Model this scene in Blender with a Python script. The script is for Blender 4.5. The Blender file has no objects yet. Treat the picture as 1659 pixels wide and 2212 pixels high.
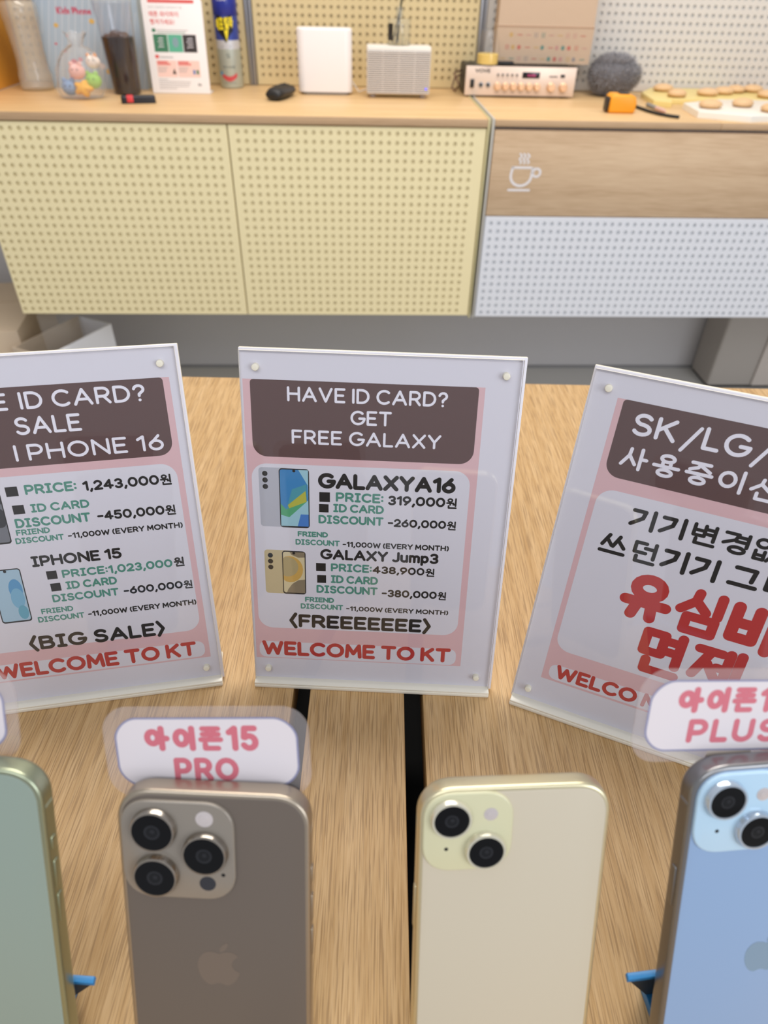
import bpy, bmesh, math, random
from mathutils import Matrix, Vector
random.seed(7)
C = bpy.context.scene.collection
SC = bpy.context.scene
PI = math.pi
TZ = 0.82                                   # height of the table top above the floor (m)

def W(x, y, z=0.0):
    """millimetres measured from the point of the table top under the camera -> world metres"""
    return Vector((x * .001, y * .001, z * .001 + TZ))

# ------------------------------------------------------------------ camera
cd = bpy.data.cameras.new('camera'); cam = bpy.data.objects.new('camera', cd); C.objects.link(cam)
_r = Vector((0.9997821, 0.0059109, 0.0200201)); _u = Vector((-0.0192604, 0.6310015, 0.7755425)); _f = Vector((0.0080485, 0.7757591, -0.6309779))
_m = Matrix((_r, _u, -_f)).transposed().to_4x4(); _m.translation = W(0, 0, 368.36)
cam.matrix_world = _m
cd.sensor_fit = 'VERTICAL'; cd.sensor_height = 24.0; cd.sensor_width = 18.0
cd.lens = 24.0 * 1450.0 / 2212.0
cd.clip_start = .01; cd.clip_end = 50
cd.dof.use_dof = True; cd.dof.focus_distance = .405; cd.dof.aperture_fstop = cd.lens / 2.6
SC.camera = cam

# ------------------------------------------------------------------ light and exposure
SC.view_settings.view_transform = 'Standard'; SC.view_settings.look = 'None'
SC.view_settings.exposure = 0.0; SC.view_settings.gamma = 1.0; SC.view_settings.use_curve_mapping = False
SC.cycles.use_denoising = True
SC.cycles.max_bounces = 10; SC.cycles.transparent_max_bounces = 24
SC.cycles.caustics_reflective = False; SC.cycles.caustics_refractive = False
SC.cycles.sample_clamp_indirect = 4.0
wd = bpy.data.worlds.new('world'); SC.world = wd; wd.use_nodes = True
bg = wd.node_tree.nodes['Background']; bg.inputs['Color'].default_value = (0.86, 0.88, 0.94, 1); bg.inputs['Strength'].default_value = 0.56

def area(name, loc, target, sx, sy, power, color):
    l = bpy.data.lights.new(name, 'AREA'); l.shape = 'RECTANGLE'; l.size = sx; l.size_y = sy; l.energy = power; l.color = color
    o = bpy.data.objects.new(name, l); C.objects.link(o); o.location = loc
    o.rotation_euler = (Vector(target) - Vector(loc)).to_track_quat('-Z', 'Y').to_euler()
    return o
area('ceiling_light', (0.1, 1.35, 2.75), (0.1, 1.25, 0), 1.8, .5, 38, (1.0, .93, .85))
area('window_light', (2.2, -1.7, 1.9), (0.1, .9, .75), 1.6, 1.8, 40, (.87, .92, 1.0))
area('fill_light_near', (-.2, -1.1, 2.7), (-.1, 1.0, .6), 2.0, .8, 20, (.93, .95, 1.0))  # added fill lamp behind the camera, lifts the low wall
area('counter_strip_light', (-.35, 2.02, 1.62), (-.35, 2.15, .9), 1.9, .06, .6, (1.0, .86, .66))
area('white_wall_strip_light', (1.05, 2.08, 1.62), (1.05, 2.25, .95), .9, .06, .8, (1.0, .86, .68))

# ------------------------------------------------------------------ materials
def lin(h):
    h = h.lstrip('#'); c = [int(h[i:i + 2], 16) / 255 for i in (0, 2, 4)]
    return tuple([x / 12.92 if x <= .04045 else ((x + .055) / 1.055) ** 2.4 for x in c] + [1])
MATS = {}
def mat(name, col, rough=.5, metal=0.0, spec=.5, coat=0.0, emit=None, es=1.0, trans=0.0, bump=None, sub=0.0):
    if name in MATS: return MATS[name]
    m = bpy.data.materials.new(name); m.use_nodes = True; nt = m.node_tree; b = nt.nodes['Principled BSDF']
    b.inputs['Base Color'].default_value = lin(col) if isinstance(col, str) else tuple(col) + (1,)
    b.inputs['Roughness'].default_value = rough; b.inputs['Metallic'].default_value = metal
    b.inputs['Specular IOR Level'].default_value = spec; b.inputs['Coat Weight'].default_value = coat
    b.inputs['Transmission Weight'].default_value = trans
    if sub: b.inputs['Subsurface Weight'].default_value = sub; b.inputs['Subsurface Scale'].default_value = .01
    if emit: b.inputs['Emission Color'].default_value = lin(emit); b.inputs['Emission Strength'].default_value = es
    if bump:
        n = nt.nodes.new('ShaderNodeTexNoise'); n.inputs['Scale'].default_value = bump[0]; n.inputs['Detail'].default_value = 4
        t = nt.nodes.new('ShaderNodeTexCoord'); k = nt.nodes.new('ShaderNodeBump'); k.inputs['Strength'].default_value = bump[1]; k.inputs['Distance'].default_value = bump[2]
        nt.links.new(t.outputs['Object'], n.inputs['Vector']); nt.links.new(n.outputs['Fac'], k.inputs['Height']); nt.links.new(k.outputs['Normal'], b.inputs['Normal'])
    MATS[name] = m; return m
def clear(name, tint=(1, 1, 1), haze=0.0, hazecol=(.9, .9, .95), ior=1.45, rough=.03):
    """thin clear plastic: see-through, with a sheen that follows the angle and a little milkiness"""
    if name in MATS: return MATS[name]
    m = bpy.data.materials.new(name); m.use_nodes = True; nt = m.node_tree; nt.nodes.clear()
    out = nt.nodes.new('ShaderNodeOutputMaterial'); tr = nt.nodes.new('ShaderNodeBsdfTransparent'); tr.inputs[0].default_value = (*tint, 1)
    gl = nt.nodes.new('ShaderNodeBsdfGlossy'); gl.inputs['Roughness'].default_value = rough
    lw = nt.nodes.new('ShaderNodeLayerWeight'); lw.inputs['Blend'].default_value = .5
    pw = nt.nodes.new('ShaderNodeMath'); pw.operation = 'POWER'; pw.inputs[1].default_value = 5
    fr = nt.nodes.new('ShaderNodeMath'); fr.operation = 'MULTIPLY_ADD'; fr.inputs[1].default_value = .9; fr.inputs[2].default_value = ((ior - 1) / (ior + 1)) ** 2
    nt.links.new(lw.outputs['Facing'], pw.inputs[0]); nt.links.new(pw.outputs[0], fr.inputs[0])
    df = nt.nodes.new('ShaderNodeBsdfDiffuse'); df.inputs[0].default_value = (*hazecol, 1)
    m1 = nt.nodes.new('ShaderNodeMixShader'); m1.inputs[0].default_value = haze
    m2 = nt.nodes.new('ShaderNodeMixShader')
    nt.links.new(tr.outputs[0], m1.inputs[1]); nt.links.new(df.outputs[0], m1.inputs[2])
    nt.links.new(fr.outputs[0], m2.inputs[0]); nt.links.new(m1.outputs[0], m2.inputs[1]); nt.links.new(gl.outputs[0], m2.inputs[2])
    nt.links.new(m2.outputs[0], out.inputs[0]); MATS[name] = m; return m
def wood(name, cols, axis, along, across, pore=None, rough=.5, bump=.15, fine=1.0):
    """grain runs along the given axis; cols = dark, mid, light"""
    if name in MATS: return MATS[name]
    m = bpy.data.materials.new(name); m.use_nodes = True; nt = m.node_tree; b = nt.nodes['Principled BSDF']; L = nt.links
    tc = nt.nodes.new('ShaderNodeTexCoord')
    def nz(sa, sc, detail, dist=0.0):
        mp = nt.nodes.new('ShaderNodeMapping'); s = [sc, sc, sc]; s[axis] = sa; mp.inputs['Scale'].default_value = s
        L.new(tc.outputs['Object'], mp.inputs['Vector'])
        n = nt.nodes.new('ShaderNodeTexNoise'); n.inputs['Scale'].default_value = 1; n.inputs['Detail'].default_value = detail; n.inputs['Distortion'].default_value = dist
        L.new(mp.outputs[0], n.inputs['Vector']); return n
    n1 = nz(along, across, 3, .6); n2 = nz(along * 9, across * 9, 3)
    mx = nt.nodes.new('ShaderNodeMix'); mx.data_type = 'FLOAT'; mx.inputs[0].default_value = .5
    L.new(n1.outputs['Fac'], mx.inputs[2]); L.new(n2.outputs['Fac'], mx.inputs[3])
    rp = nt.nodes.new('ShaderNodeValToRGB'); e = rp.color_ramp.elements
    e[0].position = .34; e[0].color = lin(cols[0]); e[1].position = .66; e[1].color = lin(cols[2]); k = e.new(.5); k.color = lin(cols[1])
    L.new(mx.outputs[0], rp.inputs[0]); col = rp.outputs[0]; h = mx.outputs[0]
    if pore:
        n3 = nz(pore[0], pore[1], 2)
        r3 = nt.nodes.new('ShaderNodeValToRGB'); e3 = r3.color_ramp.elements; e3[0].position = pore[2]; e3[0].color = (1, 1, 1, 1); e3[1].position = pore[2] + .1; e3[1].color = (0, 0, 0, 1)
        L.new(n3.outputs['Fac'], r3.inputs[0])
        mc = nt.nodes.new('ShaderNodeMix'); mc.data_type = 'RGBA'; ml = nt.nodes.new('ShaderNodeMath'); ml.operation = 'MULTIPLY'; ml.inputs[1].default_value = pore[3]
        L.new(r3.outputs[0], ml.inputs[0]); L.new(ml.outputs[0], mc.inputs[0]); L.new(col, mc.inputs[6]); mc.inputs[7].default_value = lin(pore[4])
        col = mc.outputs[2]
    L.new(col, b.inputs['Base Color']); b.inputs['Roughness'].default_value = rough; b.inputs['Specular IOR Level'].default_value = .35
    bp = nt.nodes.new('ShaderNodeBump'); bp.inputs['Strength'].default_value = bump; bp.inputs['Distance'].default_value = .0006
    L.new(n2.outputs['Fac'], bp.inputs['Height']); L.new(bp.outputs[0], b.inputs['Normal'])
    MATS[name] = m; return m

# ------------------------------------------------------------------ mesh helper (all mesh coordinates in mm)
class MB:
    def __init__(s): s.v = []; s.f = []; s.mi = []
    def add(s, vs, fs, mi=0, M=None):
        o = len(s.v)
        for p in vs:
            p = Vector(p); s.v.append(M @ p if M else p)
        for f in fs: s.f.append([i + o for i in f]); s.mi.append(mi)
        return s
    def box(s, x0, x1, y0, y1, z0, z1, bev=0.0, seg=2, mi=0, M=None):
        bm = bmesh.new(); bmesh.ops.create_cube(bm, size=1)
        for v in bm.verts: v.co = Vector(((x0 + x1) / 2 + v.co.x * (x1 - x0), (y0 + y1) / 2 + v.co.y * (y1 - y0), (z0 + z1) / 2 + v.co.z * (z1 - z0)))
        if bev: bmesh.ops.bevel(bm, geom=list(bm.edges), offset=bev, segments=seg, profile=.5, affect='EDGES')
        bm.verts.index_update()
        s.add([v.co.copy() for v in bm.verts], [[v.index for v in f.verts] for f in bm.faces], mi, M); bm.free(); return s
    def loft(s, loops, caps=(True, True), mi=0, M=None, closed=True):
        n = len(loops[0]); vs = [p for l in loops for p in l]; fs = []
        for k in range(len(loops) - 1):
            for i in range(n if closed else n - 1):
                j = (i + 1) % n; fs.append([k * n + i, k * n + j, (k + 1) * n + j, (k + 1) * n + i])
        if caps[0]: fs.append(list(range(n))[::-1])
        if caps[1]: fs.append([(len(loops) - 1) * n + i for i in range(n)])
        return s.add(vs, fs, mi, M)
    def lathe(s, prof, n=32, M=None, mi=0, caps=(True, True)):
        return s.loft([[(r * math.cos(2 * PI * i / n), r * math.sin(2 * PI * i / n), z) for i in range(n)] for r, z in prof], caps, mi, M)
    def prism(s, pts, z0, z1, bev=0.0, mi=0, M=None):
        """outline pts (x, y) between z0 and z1; bev rounds the rim of the z1 side"""
        if not bev: return s.loft([[(x, y, z0) for x, y in pts], [(x, y, z1) for x, y in pts]], (True, True), mi, M)
        ins = lambda d: [(p[0], p[1]) for p in inset(pts, d)]
        L = [[(x, y, z0) for x, y in pts]]
        for a in (0, 30, 60, 90):
            a = math.radians(a); L.append([(x, y, z1 - bev + bev * math.sin(a)) for x, y in ins(bev * (1 - math.cos(a)))])
        return s.loft(L, (True, True), mi, M)
    def tube(s, pts, r, n=8, mi=0, M=None):
        pts = [Vector(p) for p in pts]; L = []
        for i, p in enumerate(pts):
            d = (pts[min(i + 1, len(pts) - 1)] - pts[max(i - 1, 0)]).normalized()
            a = d.orthogonal().normalized() if i == 0 else (a - d * a.dot(d)).normalized()
            b = d.cross(a); rr = r[i] if isinstance(r, (list, tuple)) else r
            L.append([p + (a * math.cos(2 * PI * k / n) + b * math.sin(2 * PI * k / n)) * rr for k in range(n)])
        return s.loft(L, (True, True), mi, M)
    def poly(s, pts, z, mi=0, M=None): return s.add([(x, y, z) for x, y in pts], [list(range(len(pts)))], mi, M)
    def build(s, name, mats, parent=None, smooth=40, label=None):
        me = bpy.data.meshes.new(name); me.from_pydata([tuple(p * .001) for p in s.v], [], s.f)
        for m in (mats if isinstance(mats, (list, tuple)) else [mats]): me.materials.append(m)
        me.polygons.foreach_set('material_index', s.mi); me.update()
        if smooth:
            me.shade_smooth(); me.set_sharp_from_angle(angle=math.radians(smooth))
        o = bpy.data.objects.new(name, me); C.objects.link(o)
        if parent: o.parent = parent
        if label: o['label'] = label
        return o
def inset(pts, d):
    n = len(pts); out = []
    for i in range(n):
        p = Vector(pts[i]); a = (p - Vector(pts[i - 1])); b = (Vector(pts[(i + 1) % n]) - p)
        if a.length < 1e-9: a = b
        if b.length < 1e-9: b = a
        na = Vector((-a.y, a.x)).normalized(); nb = Vector((-b.y, b.x)).normalized(); k = (na + nb)
        k = k / max(.3, k.dot(na)) if k.length > 1e-6 else na
        out.append(p + k * d)
    return out
def rrect(x0, x1, y0, y1, r, n=8, e=2.0):
    """rounded rectangle, counter-clockwise; e > 2 gives a squarer, continuous corner"""
    if not isinstance(r, (list, tuple)): r = [r] * 4
    P = []
    for (cx, cy, a0, rr) in ((x1 - r[0], y0 + r[0], -90, r[0]), (x1 - r[1], y1 - r[1], 0, r[1]), (x0 + r[2], y1 - r[2], 90, r[2]), (x0 + r[3], y0 + r[3], 180, r[3])):
        for i in range(n + 1):
            a = math.radians(a0 + 90 * i / n); c, s_ = math.cos(a), math.sin(a)
            q = (abs(c) ** e + abs(s_) ** e) ** (-1 / e)
            P.append((cx + rr * c * q, cy + rr * s_ * q))
    return P
def circle(cx, cy, r, n=24, ry=None): return [(cx + r * math.cos(2 * PI * i / n), cy + (ry or r) * math.sin(2 * PI * i / n)) for i in range(n)]
def T(x, y, z): return Matrix.Translation((x, y, z))
def RX(a): return Matrix.Rotation(math.radians(a), 4, 'X')
def RY(a): return Matrix.Rotation(math.radians(a), 4, 'Y')
def RZ(a): return Matrix.Rotation(math.radians(a), 4, 'Z')

def tag(o, label, cat, group=None, kind=None):
    if label: o['label'] = label
    if cat: o['category'] = cat
    if group: o['group'] = group
    if kind: o['kind'] = kind
    return o
def thing(name, label, cat, M=None, group=None):
    o = bpy.data.objects.new(name, None); C.objects.link(o); o.empty_display_size = .02
    if M: o.matrix_world = M
    return tag(o, label, cat, group)
def struct(o, label=None): o['kind'] = 'structure'; return o
CAB = Matrix.Translation(W(-373.9, 1800.8, 0)) @ RZ(2.5)      # frame of the cabinet wall: x along its front, y into the wall
def cm(cx, cy, z, rz=0): return CAB @ Matrix.Translation((cx * .001, cy * .001, z * .001)) @ RZ(rz)
def cthing(name, label, cat, cx, cy, z=91, rz=0, group=None): return thing(name, label, cat, cm(cx, cy, z, rz), group)

# ------------------------------------------------------------------ lettering: a rounded stroke alphabet drawn for this scene
def A(cx, cy, rx, ry, a0, a1, n=12): return [(cx + rx * math.cos(math.radians(a0 + (a1 - a0) * i / n)), cy + ry * math.sin(math.radians(a0 + (a1 - a0) * i / n))) for i in range(n + 1)]
def O(cx, cy, rx, ry): return A(cx, cy, rx, ry, 90, 450, 18)
G = {
'A': (.86, [[(0, 0), (.43, 1), (.86, 0)], [(.15, .33), (.71, .33)]]),
'B': (.68, [[(.38, 1), (0, 1), (0, 0), (.4, 0)], [(0, .53), (.4, .53)], A(.38, .765, .24, .235, 90, -90), A(.4, .265, .28, .265, 90, -90)]),
'C': (.8, [A(.46, .5, .46, .5, 48, 312, 16)]),
'D': (.74, [[(.28, 1), (0, 1), (0, 0), (.28, 0)], A(.28, .5, .46, .5, 90, -90)]),
'E': (.58, [[(.58, 1), (0, 1), (0, 0), (.58, 0)], [(0, .51), (.5, .51)]]),
'F': (.55, [[(.56, 1), (0, 1), (0, 0)], [(0, .5), (.48, .5)]]),
'G': (.86, [A(.46, .5, .46, .5, 48, 352, 18) + [(.92, .46), (.56, .46)]]),
'H': (.74, [[(0, 0), (0, 1)], [(.74, 0), (.74, 1)], [(0, .52), (.74, .52)]]),
'I': (.4, [[(0, 1), (.4, 1)], [(.2, 1), (.2, 0)], [(0, 0), (.4, 0)]]),
'i': (.0, [[(0, 1), (0, 0)]]),
'J': (.45, [[(.45, 1), (.45, .25)] + A(.2, .25, .25, .25, 0, -140, 8)]),
'K': (.68, [[(0, 0), (0, 1)], [(.64, 1), (.03, .42)], [(.24, .6), (.68, 0)]]),
'L': (.52, [[(0, 1), (0, 0), (.53, 0)]]),
'M': (.86, [[(0, 0), (.06, 1), (.43, .28), (.8, 1), (.86, 0)]]),
'N': (.76, [[(0, 0), (0, 1), (.76, 0), (.76, 1)]]),
'O': (.92, [O(.46, .5, .46, .5)]),
'P': (.64, [[(0, 0), (0, 1), (.34, 1)] + A(.34, .7, .3, .3, 90, -90) + [(0, .4)]]),
'R': (.66, [[(0, 0), (0, 1), (.34, 1)] + A(.34, .72, .29, .28, 90, -90) + [(0, .44)], [(.36, .44), (.66, 0)]]),
'S': (.66, [A(.35, .755, .29, .245, 28, 250, 12) + A(.34, .25, .32, .26, 80, -152, 12)]),
'T': (.74, [[(0, 1), (.74, 1)], [(.37, 1), (.37, 0)]]),
'U': (.72, [[(0, 1), (0, .36)] + A(.36, .36, .36, .36, 180, 360) + [(.72, 1)]]),
'V': (.8, [[(0, 1), (.4, 0), (.8, 1)]]),
'W': (1.14, [[(0, 1), (.27, 0), (.57, .85), (.87, 0), (1.14, 1)]]),
'X': (.74, [[(0, 1), (.74, 0)], [(0, 0), (.74, 1)]]),
'Y': (.74, [[(0, 1), (.37, .46), (.74, 1)], [(.37, .46), (.37, 0)]]),
'u': (.5, [[(0, .7), (0, .25)] + A(.25, .25, .25, .25, 180, 360) + [(.5, .7), (.5, 0)]]),
'm': (.8, [[(0, .7), (0, 0)], A(.2, .5, .2, .2, 180, 0, 8) + [(.4, 0)], A(.6, .5, .2, .2, 180, 0, 8) + [(.8, 0)]]),
'p': (.52, [[(0, .7), (0, -.3)], O(.26, .36, .26, .34)]),
'0': (.72, [O(.36, .5, .36, .5)]),
'1': (.3, [[(0, .8), (.28, 1), (.28, 0)]]),
'2': (.62, [A(.31, .69, .3, .31, 160, -38, 10) + [(0, 0), (.64, 0)]]),
'3': (.6, [A(.3, .74, .27, .26, 150, -90, 10), A(.3, .24, .3, .25, 90, -150, 10)]),
'4': (.72, [[(.5, 0), (.5, 1), (0, .28), (.74, .28)]]),
'5': (.62, [[(.57, 1), (.08, 1), (.04, .55)] + A(.29, .31, .32, .31, 130, -150, 12)]),
'6': (.64, [[(.48, 1), (.1, .5)] + A(.32, .32, .32, .32, 150, 510, 16)]),
'8': (.62, [O(.31, .75, .26, .25), O(.31, .25, .31, .25)]),
'9': (.64, [A(.32, .68, .32, .32, -30, 330, 16) + [(.16, 0)]]),
',': (.1, [[(.1, .06), (.0, -.2)]]), '.': (.02, [[(0, 0), (.01, 0)]]), '-': (.42, [[(0, .45), (.42, .45)]]),
':': (.02, [[(0, .2), (.01, .2)], [(0, .72), (.01, .72)]]),
'?': (.5, [A(.25, .75, .25, .25, 170, -60, 10) + [(.25, .4), (.25, .3)], [(.25, 0), (.26, 0)]]),
'/': (.6, [[(0, -.12), (.6, 1.05)]]),
'(': (.2, [A(.38, .45, .38, .62, 125, 235, 8)]), ')': (.2, [A(-.18, .45, .38, .62, 55, -55, 8)]),
'<': (.3, [[(.3, 1.15), (0, .5), (.3, -.15)]]), '>': (.3, [[(0, 1.15), (.3, .5), (0, -.15)]]),
'원': (.98, [O(.32, .82, .21, .16), [(.0, .52), (.66, .52)], [(.33, .52), (.33, .34)], [(.88, 1), (.88, .22)], [(.64, .37), (.88, .37)], [(.18, .22), (.18, 0), (.92, 0)]]),
'사': (1, [[(.3, .95), (.27, .62), (.0, .12)], [(.28, .62), (.56, .2)], [(.76, 1), (.76, 0)], [(.76, .52), (1, .52)]]),
'용': (1, [O(.5, .84, .26, .16), [(.34, .64), (.34, .45)], [(.66, .64), (.66, .45)], [(0, .44), (1, .44)], O(.5, .13, .28, .15)]),
'중': (1, [[(.14, .97), (.86, .97)], [(.5, .97), (.4, .76), (.1, .62)], [(.52, .86), (.9, .62)], [(0, .46), (1, .46)], [(.5, .46), (.5, .3)], O(.5, .13, .28, .15)]),
'이': (.86, [O(.3, .52, .29, .34), [(.86, 1), (.86, 0)]]),
'신': (.92, [[(.32, .98), (.29, .74), (.0, .42)], [(.3, .74), (.58, .46)], [(.88, 1), (.88, .28)], [(.22, .28), (.22, 0), (.92, 0)]]),
'기': (.9, [[(.05, .9), (.52, .9), (.46, .55), (.02, .14)], [(.9, 1), (.9, 0)]]),
'변': (.95, [[(.08, .98), (.08, .42), (.5, .42), (.5, .98)], [(.08, .7), (.5, .7)], [(.9, 1), (.9, .24)], [(.52, .82), (.9, .82)], [(.52, .57), (.9, .57)], [(.22, .25), (.22, 0), (.95, 0)]]),
'경': (.92, [[(.02, .95), (.5, .95), (.42, .66), (.0, .4)], [(.9, 1), (.9, .36)], [(.5, .84), (.9, .84)], [(.46, .6), (.9, .6)], O(.57, .14, .29, .16)]),
'없': (.95, [O(.27, .79, .24, .2), [(.9, 1), (.9, .48)], [(.62, .76), (.9, .76)], [(.06, .4), (.06, 0), (.42, 0), (.42, .4)], [(.06, .2), (.42, .2)], [(.76, .4), (.56, .0)], [(.71, .24), (.95, .0)]]),
'쓰': (1, [[(.28, .95), (.04, .4)], [(.22, .72), (.44, .42)], [(.72, .95), (.5, .4)], [(.67, .75), (.96, .4)], [(0, .08), (1, .08)]]),
'던': (.95, [[(.5, .95), (.08, .95), (.08, .46), (.54, .46)], [(.9, 1), (.9, .25)], [(.5, .72), (.9, .72)], [(.2, .26), (.2, 0), (.95, 0)]]),
'그': (1, [[(.12, .92), (.86, .92), (.8, .36)], [(0, .08), (1, .08)]]),
'대': (.92, [[(.4, .86), (.05, .86), (.05, .2), (.46, .2)], [(.64, 1), (.64, 0)], [(.92, 1), (.92, 0)], [(.64, .5), (.92, .5)]]),
'유': (1, [O(.5, .76, .32, .23), [(0, .36), (1, .36)], [(.32, .36), (.22, 0)], [(.66, .36), (.7, 0)]]),
'심': (.9, [[(.34, 1), (.31, .78), (.0, .5)], [(.32, .78), (.6, .54)], [(.88, 1), (.88, .5)], [(.2, .36), (.86, .36), (.86, 0), (.2, 0), (.2, .36)]]),
'비': (.92, [[(.05, .94), (.05, .16), (.54, .16), (.54, .94)], [(.05, .55), (.54, .55)], [(.92, 1), (.92, 0)]]),
'면': (.95, [[(.08, .96), (.5, .96), (.5, .46), (.08, .46), (.08, .96)], [(.9, 1), (.9, .24)], [(.52, .84), (.9, .84)], [(.52, .58), (.9, .58)], [(.22, .25), (.22, 0), (.95, 0)]]),
'제': (.96, [[(.02, .92), (.54, .92)], [(.3, .92), (.02, .24)], [(.26, .62), (.52, .28)], [(.72, .97), (.72, .03)], [(.96, 1), (.96, 0)], [(.5, .56), (.72, .56)]]),
'아': (1, [O(.28, .54, .28, .3), [(.74, 1), (.74, 0)], [(.74, .5), (1, .5)]]),
'폰': (1, [[(.1, .99), (.9, .99)], [(.33, .99), (.36, .72)], [(.67, .99), (.64, .72)], [(.1, .71), (.9, .71)], [(.5, .71), (.5, .46)], [(0, .44), (1, .44)], [(.2, .22), (.2, 0), (.86, 0)]]),
}
def letters(mb, s, x, y, w, h, wt=.11, z=0.0, gap=.3, mi=0, M=None, clipx=None):
    """set the string s in a w x h mm box whose lower left corner is x, y"""
    r = wt * h; cur = 0; lay = []
    mixed = any(ord(c) < 1000 for c in s) and h < 8
    for ch in s:
        if ch == ' ': cur += .34; continue
        gw, st = G[ch]; lay.append((cur, st, 0 if ord(ch) < 1000 else 2 if ch in '폰심면제없변경던쓰' else 1)); cur += gw + gap * (1 if ord(ch) < 1000 else 1.1)
    total = cur - gap * (1 if ord(s[-1]) < 1000 else 1.1)
    sx = (w - 2 * r) / max(total, .01); sy = h - 2 * r
    if total < .05: sx = h
    lv = 0
    for ox, st, k_ in lay:
        lv = 0
        for pl in st:
            if k_ and mixed: P = [(x + r + (ox + px) * sx, y + r * .6 - .1 * h + py * sy * 1.22) for px, py in pl]
            else: P = [(x + r + (ox + px) * sx, y + r + py * sy) for px, py in pl]
            lv = stroke(mb, P, r * (.74 if k_ == 1 and mixed else .86 if k_ == 2 else 1), z, mi, M, lv)
    return mb
def stroke(mb, P, r, z=0.0, mi=0, M=None, lv=0):
    """a pen stroke with round ends; sharp corners start a new piece a hair higher so that pieces never share a plane"""
    runs = [[Vector(P[0])]]
    for i in range(1, len(P)):
        p = Vector(P[i])
        if (p - runs[-1][-1]).length < 1e-6: continue
        if len(runs[-1]) > 1:
            d0 = runs[-1][-1] - runs[-1][-2]; d1 = p - runs[-1][-1]
            if abs(d0.angle(d1)) > .75: runs.append([runs[-1][-1]])
        runs[-1].append(p)
    for R in runs:
        if len(R) < 2: continue
        closed = (R[0] - R[-1]).length < 1e-6; n = len(R); lft = []; rgt = []
        for i, p in enumerate(R):
            d0 = (p - R[i - 1]) if i else ((R[0] - R[-2]) if closed else R[1] - R[0])
            d1 = (R[i + 1] - p) if i < n - 1 else ((R[1] - R[0]) if closed else d0)
            n0 = Vector((-d0.y, d0.x)).normalized(); n1 = Vector((-d1.y, d1.x)).normalized(); m = n0 + n1; m = m / max(.5, m.dot(n1))
            lft.append(p + m * r); rgt.append(p - m * r)
        zz = z + .012 * (lv % 8); lv += 1
        vs = [(q.x, q.y, zz) for q in lft] + [(q.x, q.y, zz) for q in rgt]; fs = [[n + i, n + i + 1, i + 1, i] for i in range(n - 1)]
        if not closed:
            for e, dd in ((0, R[0] - R[1]), (n - 1, R[-1] - R[-2])):
                a0 = math.atan2(dd.y, dd.x) - PI / 2; o = len(vs)
                vs += [(R[e].x + r * math.cos(a0 + PI * k / 8), R[e].y + r * math.sin(a0 + PI * k / 8), zz) for k in range(9)]; fs.append([o + k for k in range(9)])
        mb.add(vs, fs, mi, M)
    return lv
def ftext(mb, s, x, y, h, w=None, z=0.0, bold=0.0, mi=0, M=None):
    """small print in the standard typeface"""
    cu = bpy.data.curves.new('print', 'FONT'); cu.body = s; cu.size = 1; cu.offset = bold; cu.resolution_u = 2
    o = bpy.data.objects.new('print', cu); C.objects.link(o)
    dg = bpy.context.evaluated_depsgraph_get(); me = o.evaluated_get(dg).to_mesh()
    vs = [v.co.copy() for v in me.vertices]; fs = [list(p.vertices) for p in me.polygons]
    o.evaluated_get(dg).to_mesh_clear(); bpy.data.objects.remove(o); bpy.data.curves.remove(cu)
    if not vs: return mb
    x0 = min(v.x for v in vs); x1 = max(v.x for v in vs); y0 = min(v.y for v in vs); y1 = max(v.y for v in vs)
    ky = h / max(y1 - y0, 1e-6); kx = w / max(x1 - x0, 1e-6) if w else ky
    return mb.add([(x + (v.x - x0) * kx, y + (v.y - y0) * ky, z) for v in vs], fs, mi, M)
UPRIGHT = Matrix(((1, 0, 0, 0), (0, 0, -1, 0), (0, 1, 0, 0), (0, 0, 0, 1)))    # drawing plane -> upright face looking toward the room

# palette
oak = wood('oak', ('#b58f5c', '#c6a271', '#d3b182'), 1, 5, 150, (30, 1150, .39, .5, '#80603c'), .48, .3)
oak_edge = wood('oak_edge', ('#8d6a3e', '#a07c4b', '#b08a57'), 1, 5, 75, None, .6, .2)
ctop = wood('light_oak_laminate', ('#c9a472', '#d8b584', '#dfbf90'), 0, 1.3, 26, None, .42, .02)
cfront = wood('taupe_oak_laminate', ('#bb9c7a', '#cbad8b', '#d5b997'), 0, 1.6, 22, None, .55, .02)
cedge = wood('counter_edge_laminate', ('#b4936f', '#c09f7b', '#c9a985'), 0, 2, 60, None, .5, .02)
yellow = mat('pale_yellow_laminate', '#efe0b2', .7, spec=.12)
yellow_edge = mat('pale_yellow_edge', '#cfc392', .5)
whitep = mat('white_laminate', '#dfe0e4', .65, spec=.15)
cream_wall = mat('cream_panel', '#d3c196', .7, spec=.12)
white_wall = mat('white_panel', '#d2cec8', .7, spec=.12)
steel = mat('channel_metal', '#a8a9ad', .35, .85)
black = mat('black_plastic', '#1a1918', .4)
blackm = mat('matte_black', '#0d0d0d', .8)
white_pl = mat('white_plastic', '#ebe6e4', .35)

# ------------------------------------------------------------------ the room
fl = MB().box(-3000, 3000, -2500, 3200, -TZ * 1000 - 20, -TZ * 1000).build('floor', mat('floor_grey', '#c6c3bd', .55, bump=(40, .05, .001)), None); fl.location = (0, 0, TZ); struct(fl)
wb = MB().box(-2600, 3000, 522, 560, -TZ * 1000, 1900).build('wall_back', mat('wall_grey', '#c6c2c0', .75)); wb.matrix_world = CAB; struct(wb)
tb = MB().box(-2600, 3000, 516, 521.8, -TZ * 1000, -TZ * 1000 + 9).build('baseboard_back', mat('base_grey', '#8b8988', .6)); tb.matrix_world = CAB; struct(tb)
wl = MB().box(-662, -642, 60, 505, 91.5, 900, 1).build('wall_left', mat('orange_panel', '#e2a23c', .5)); wl.matrix_world = CAB; struct(wl)

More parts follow.
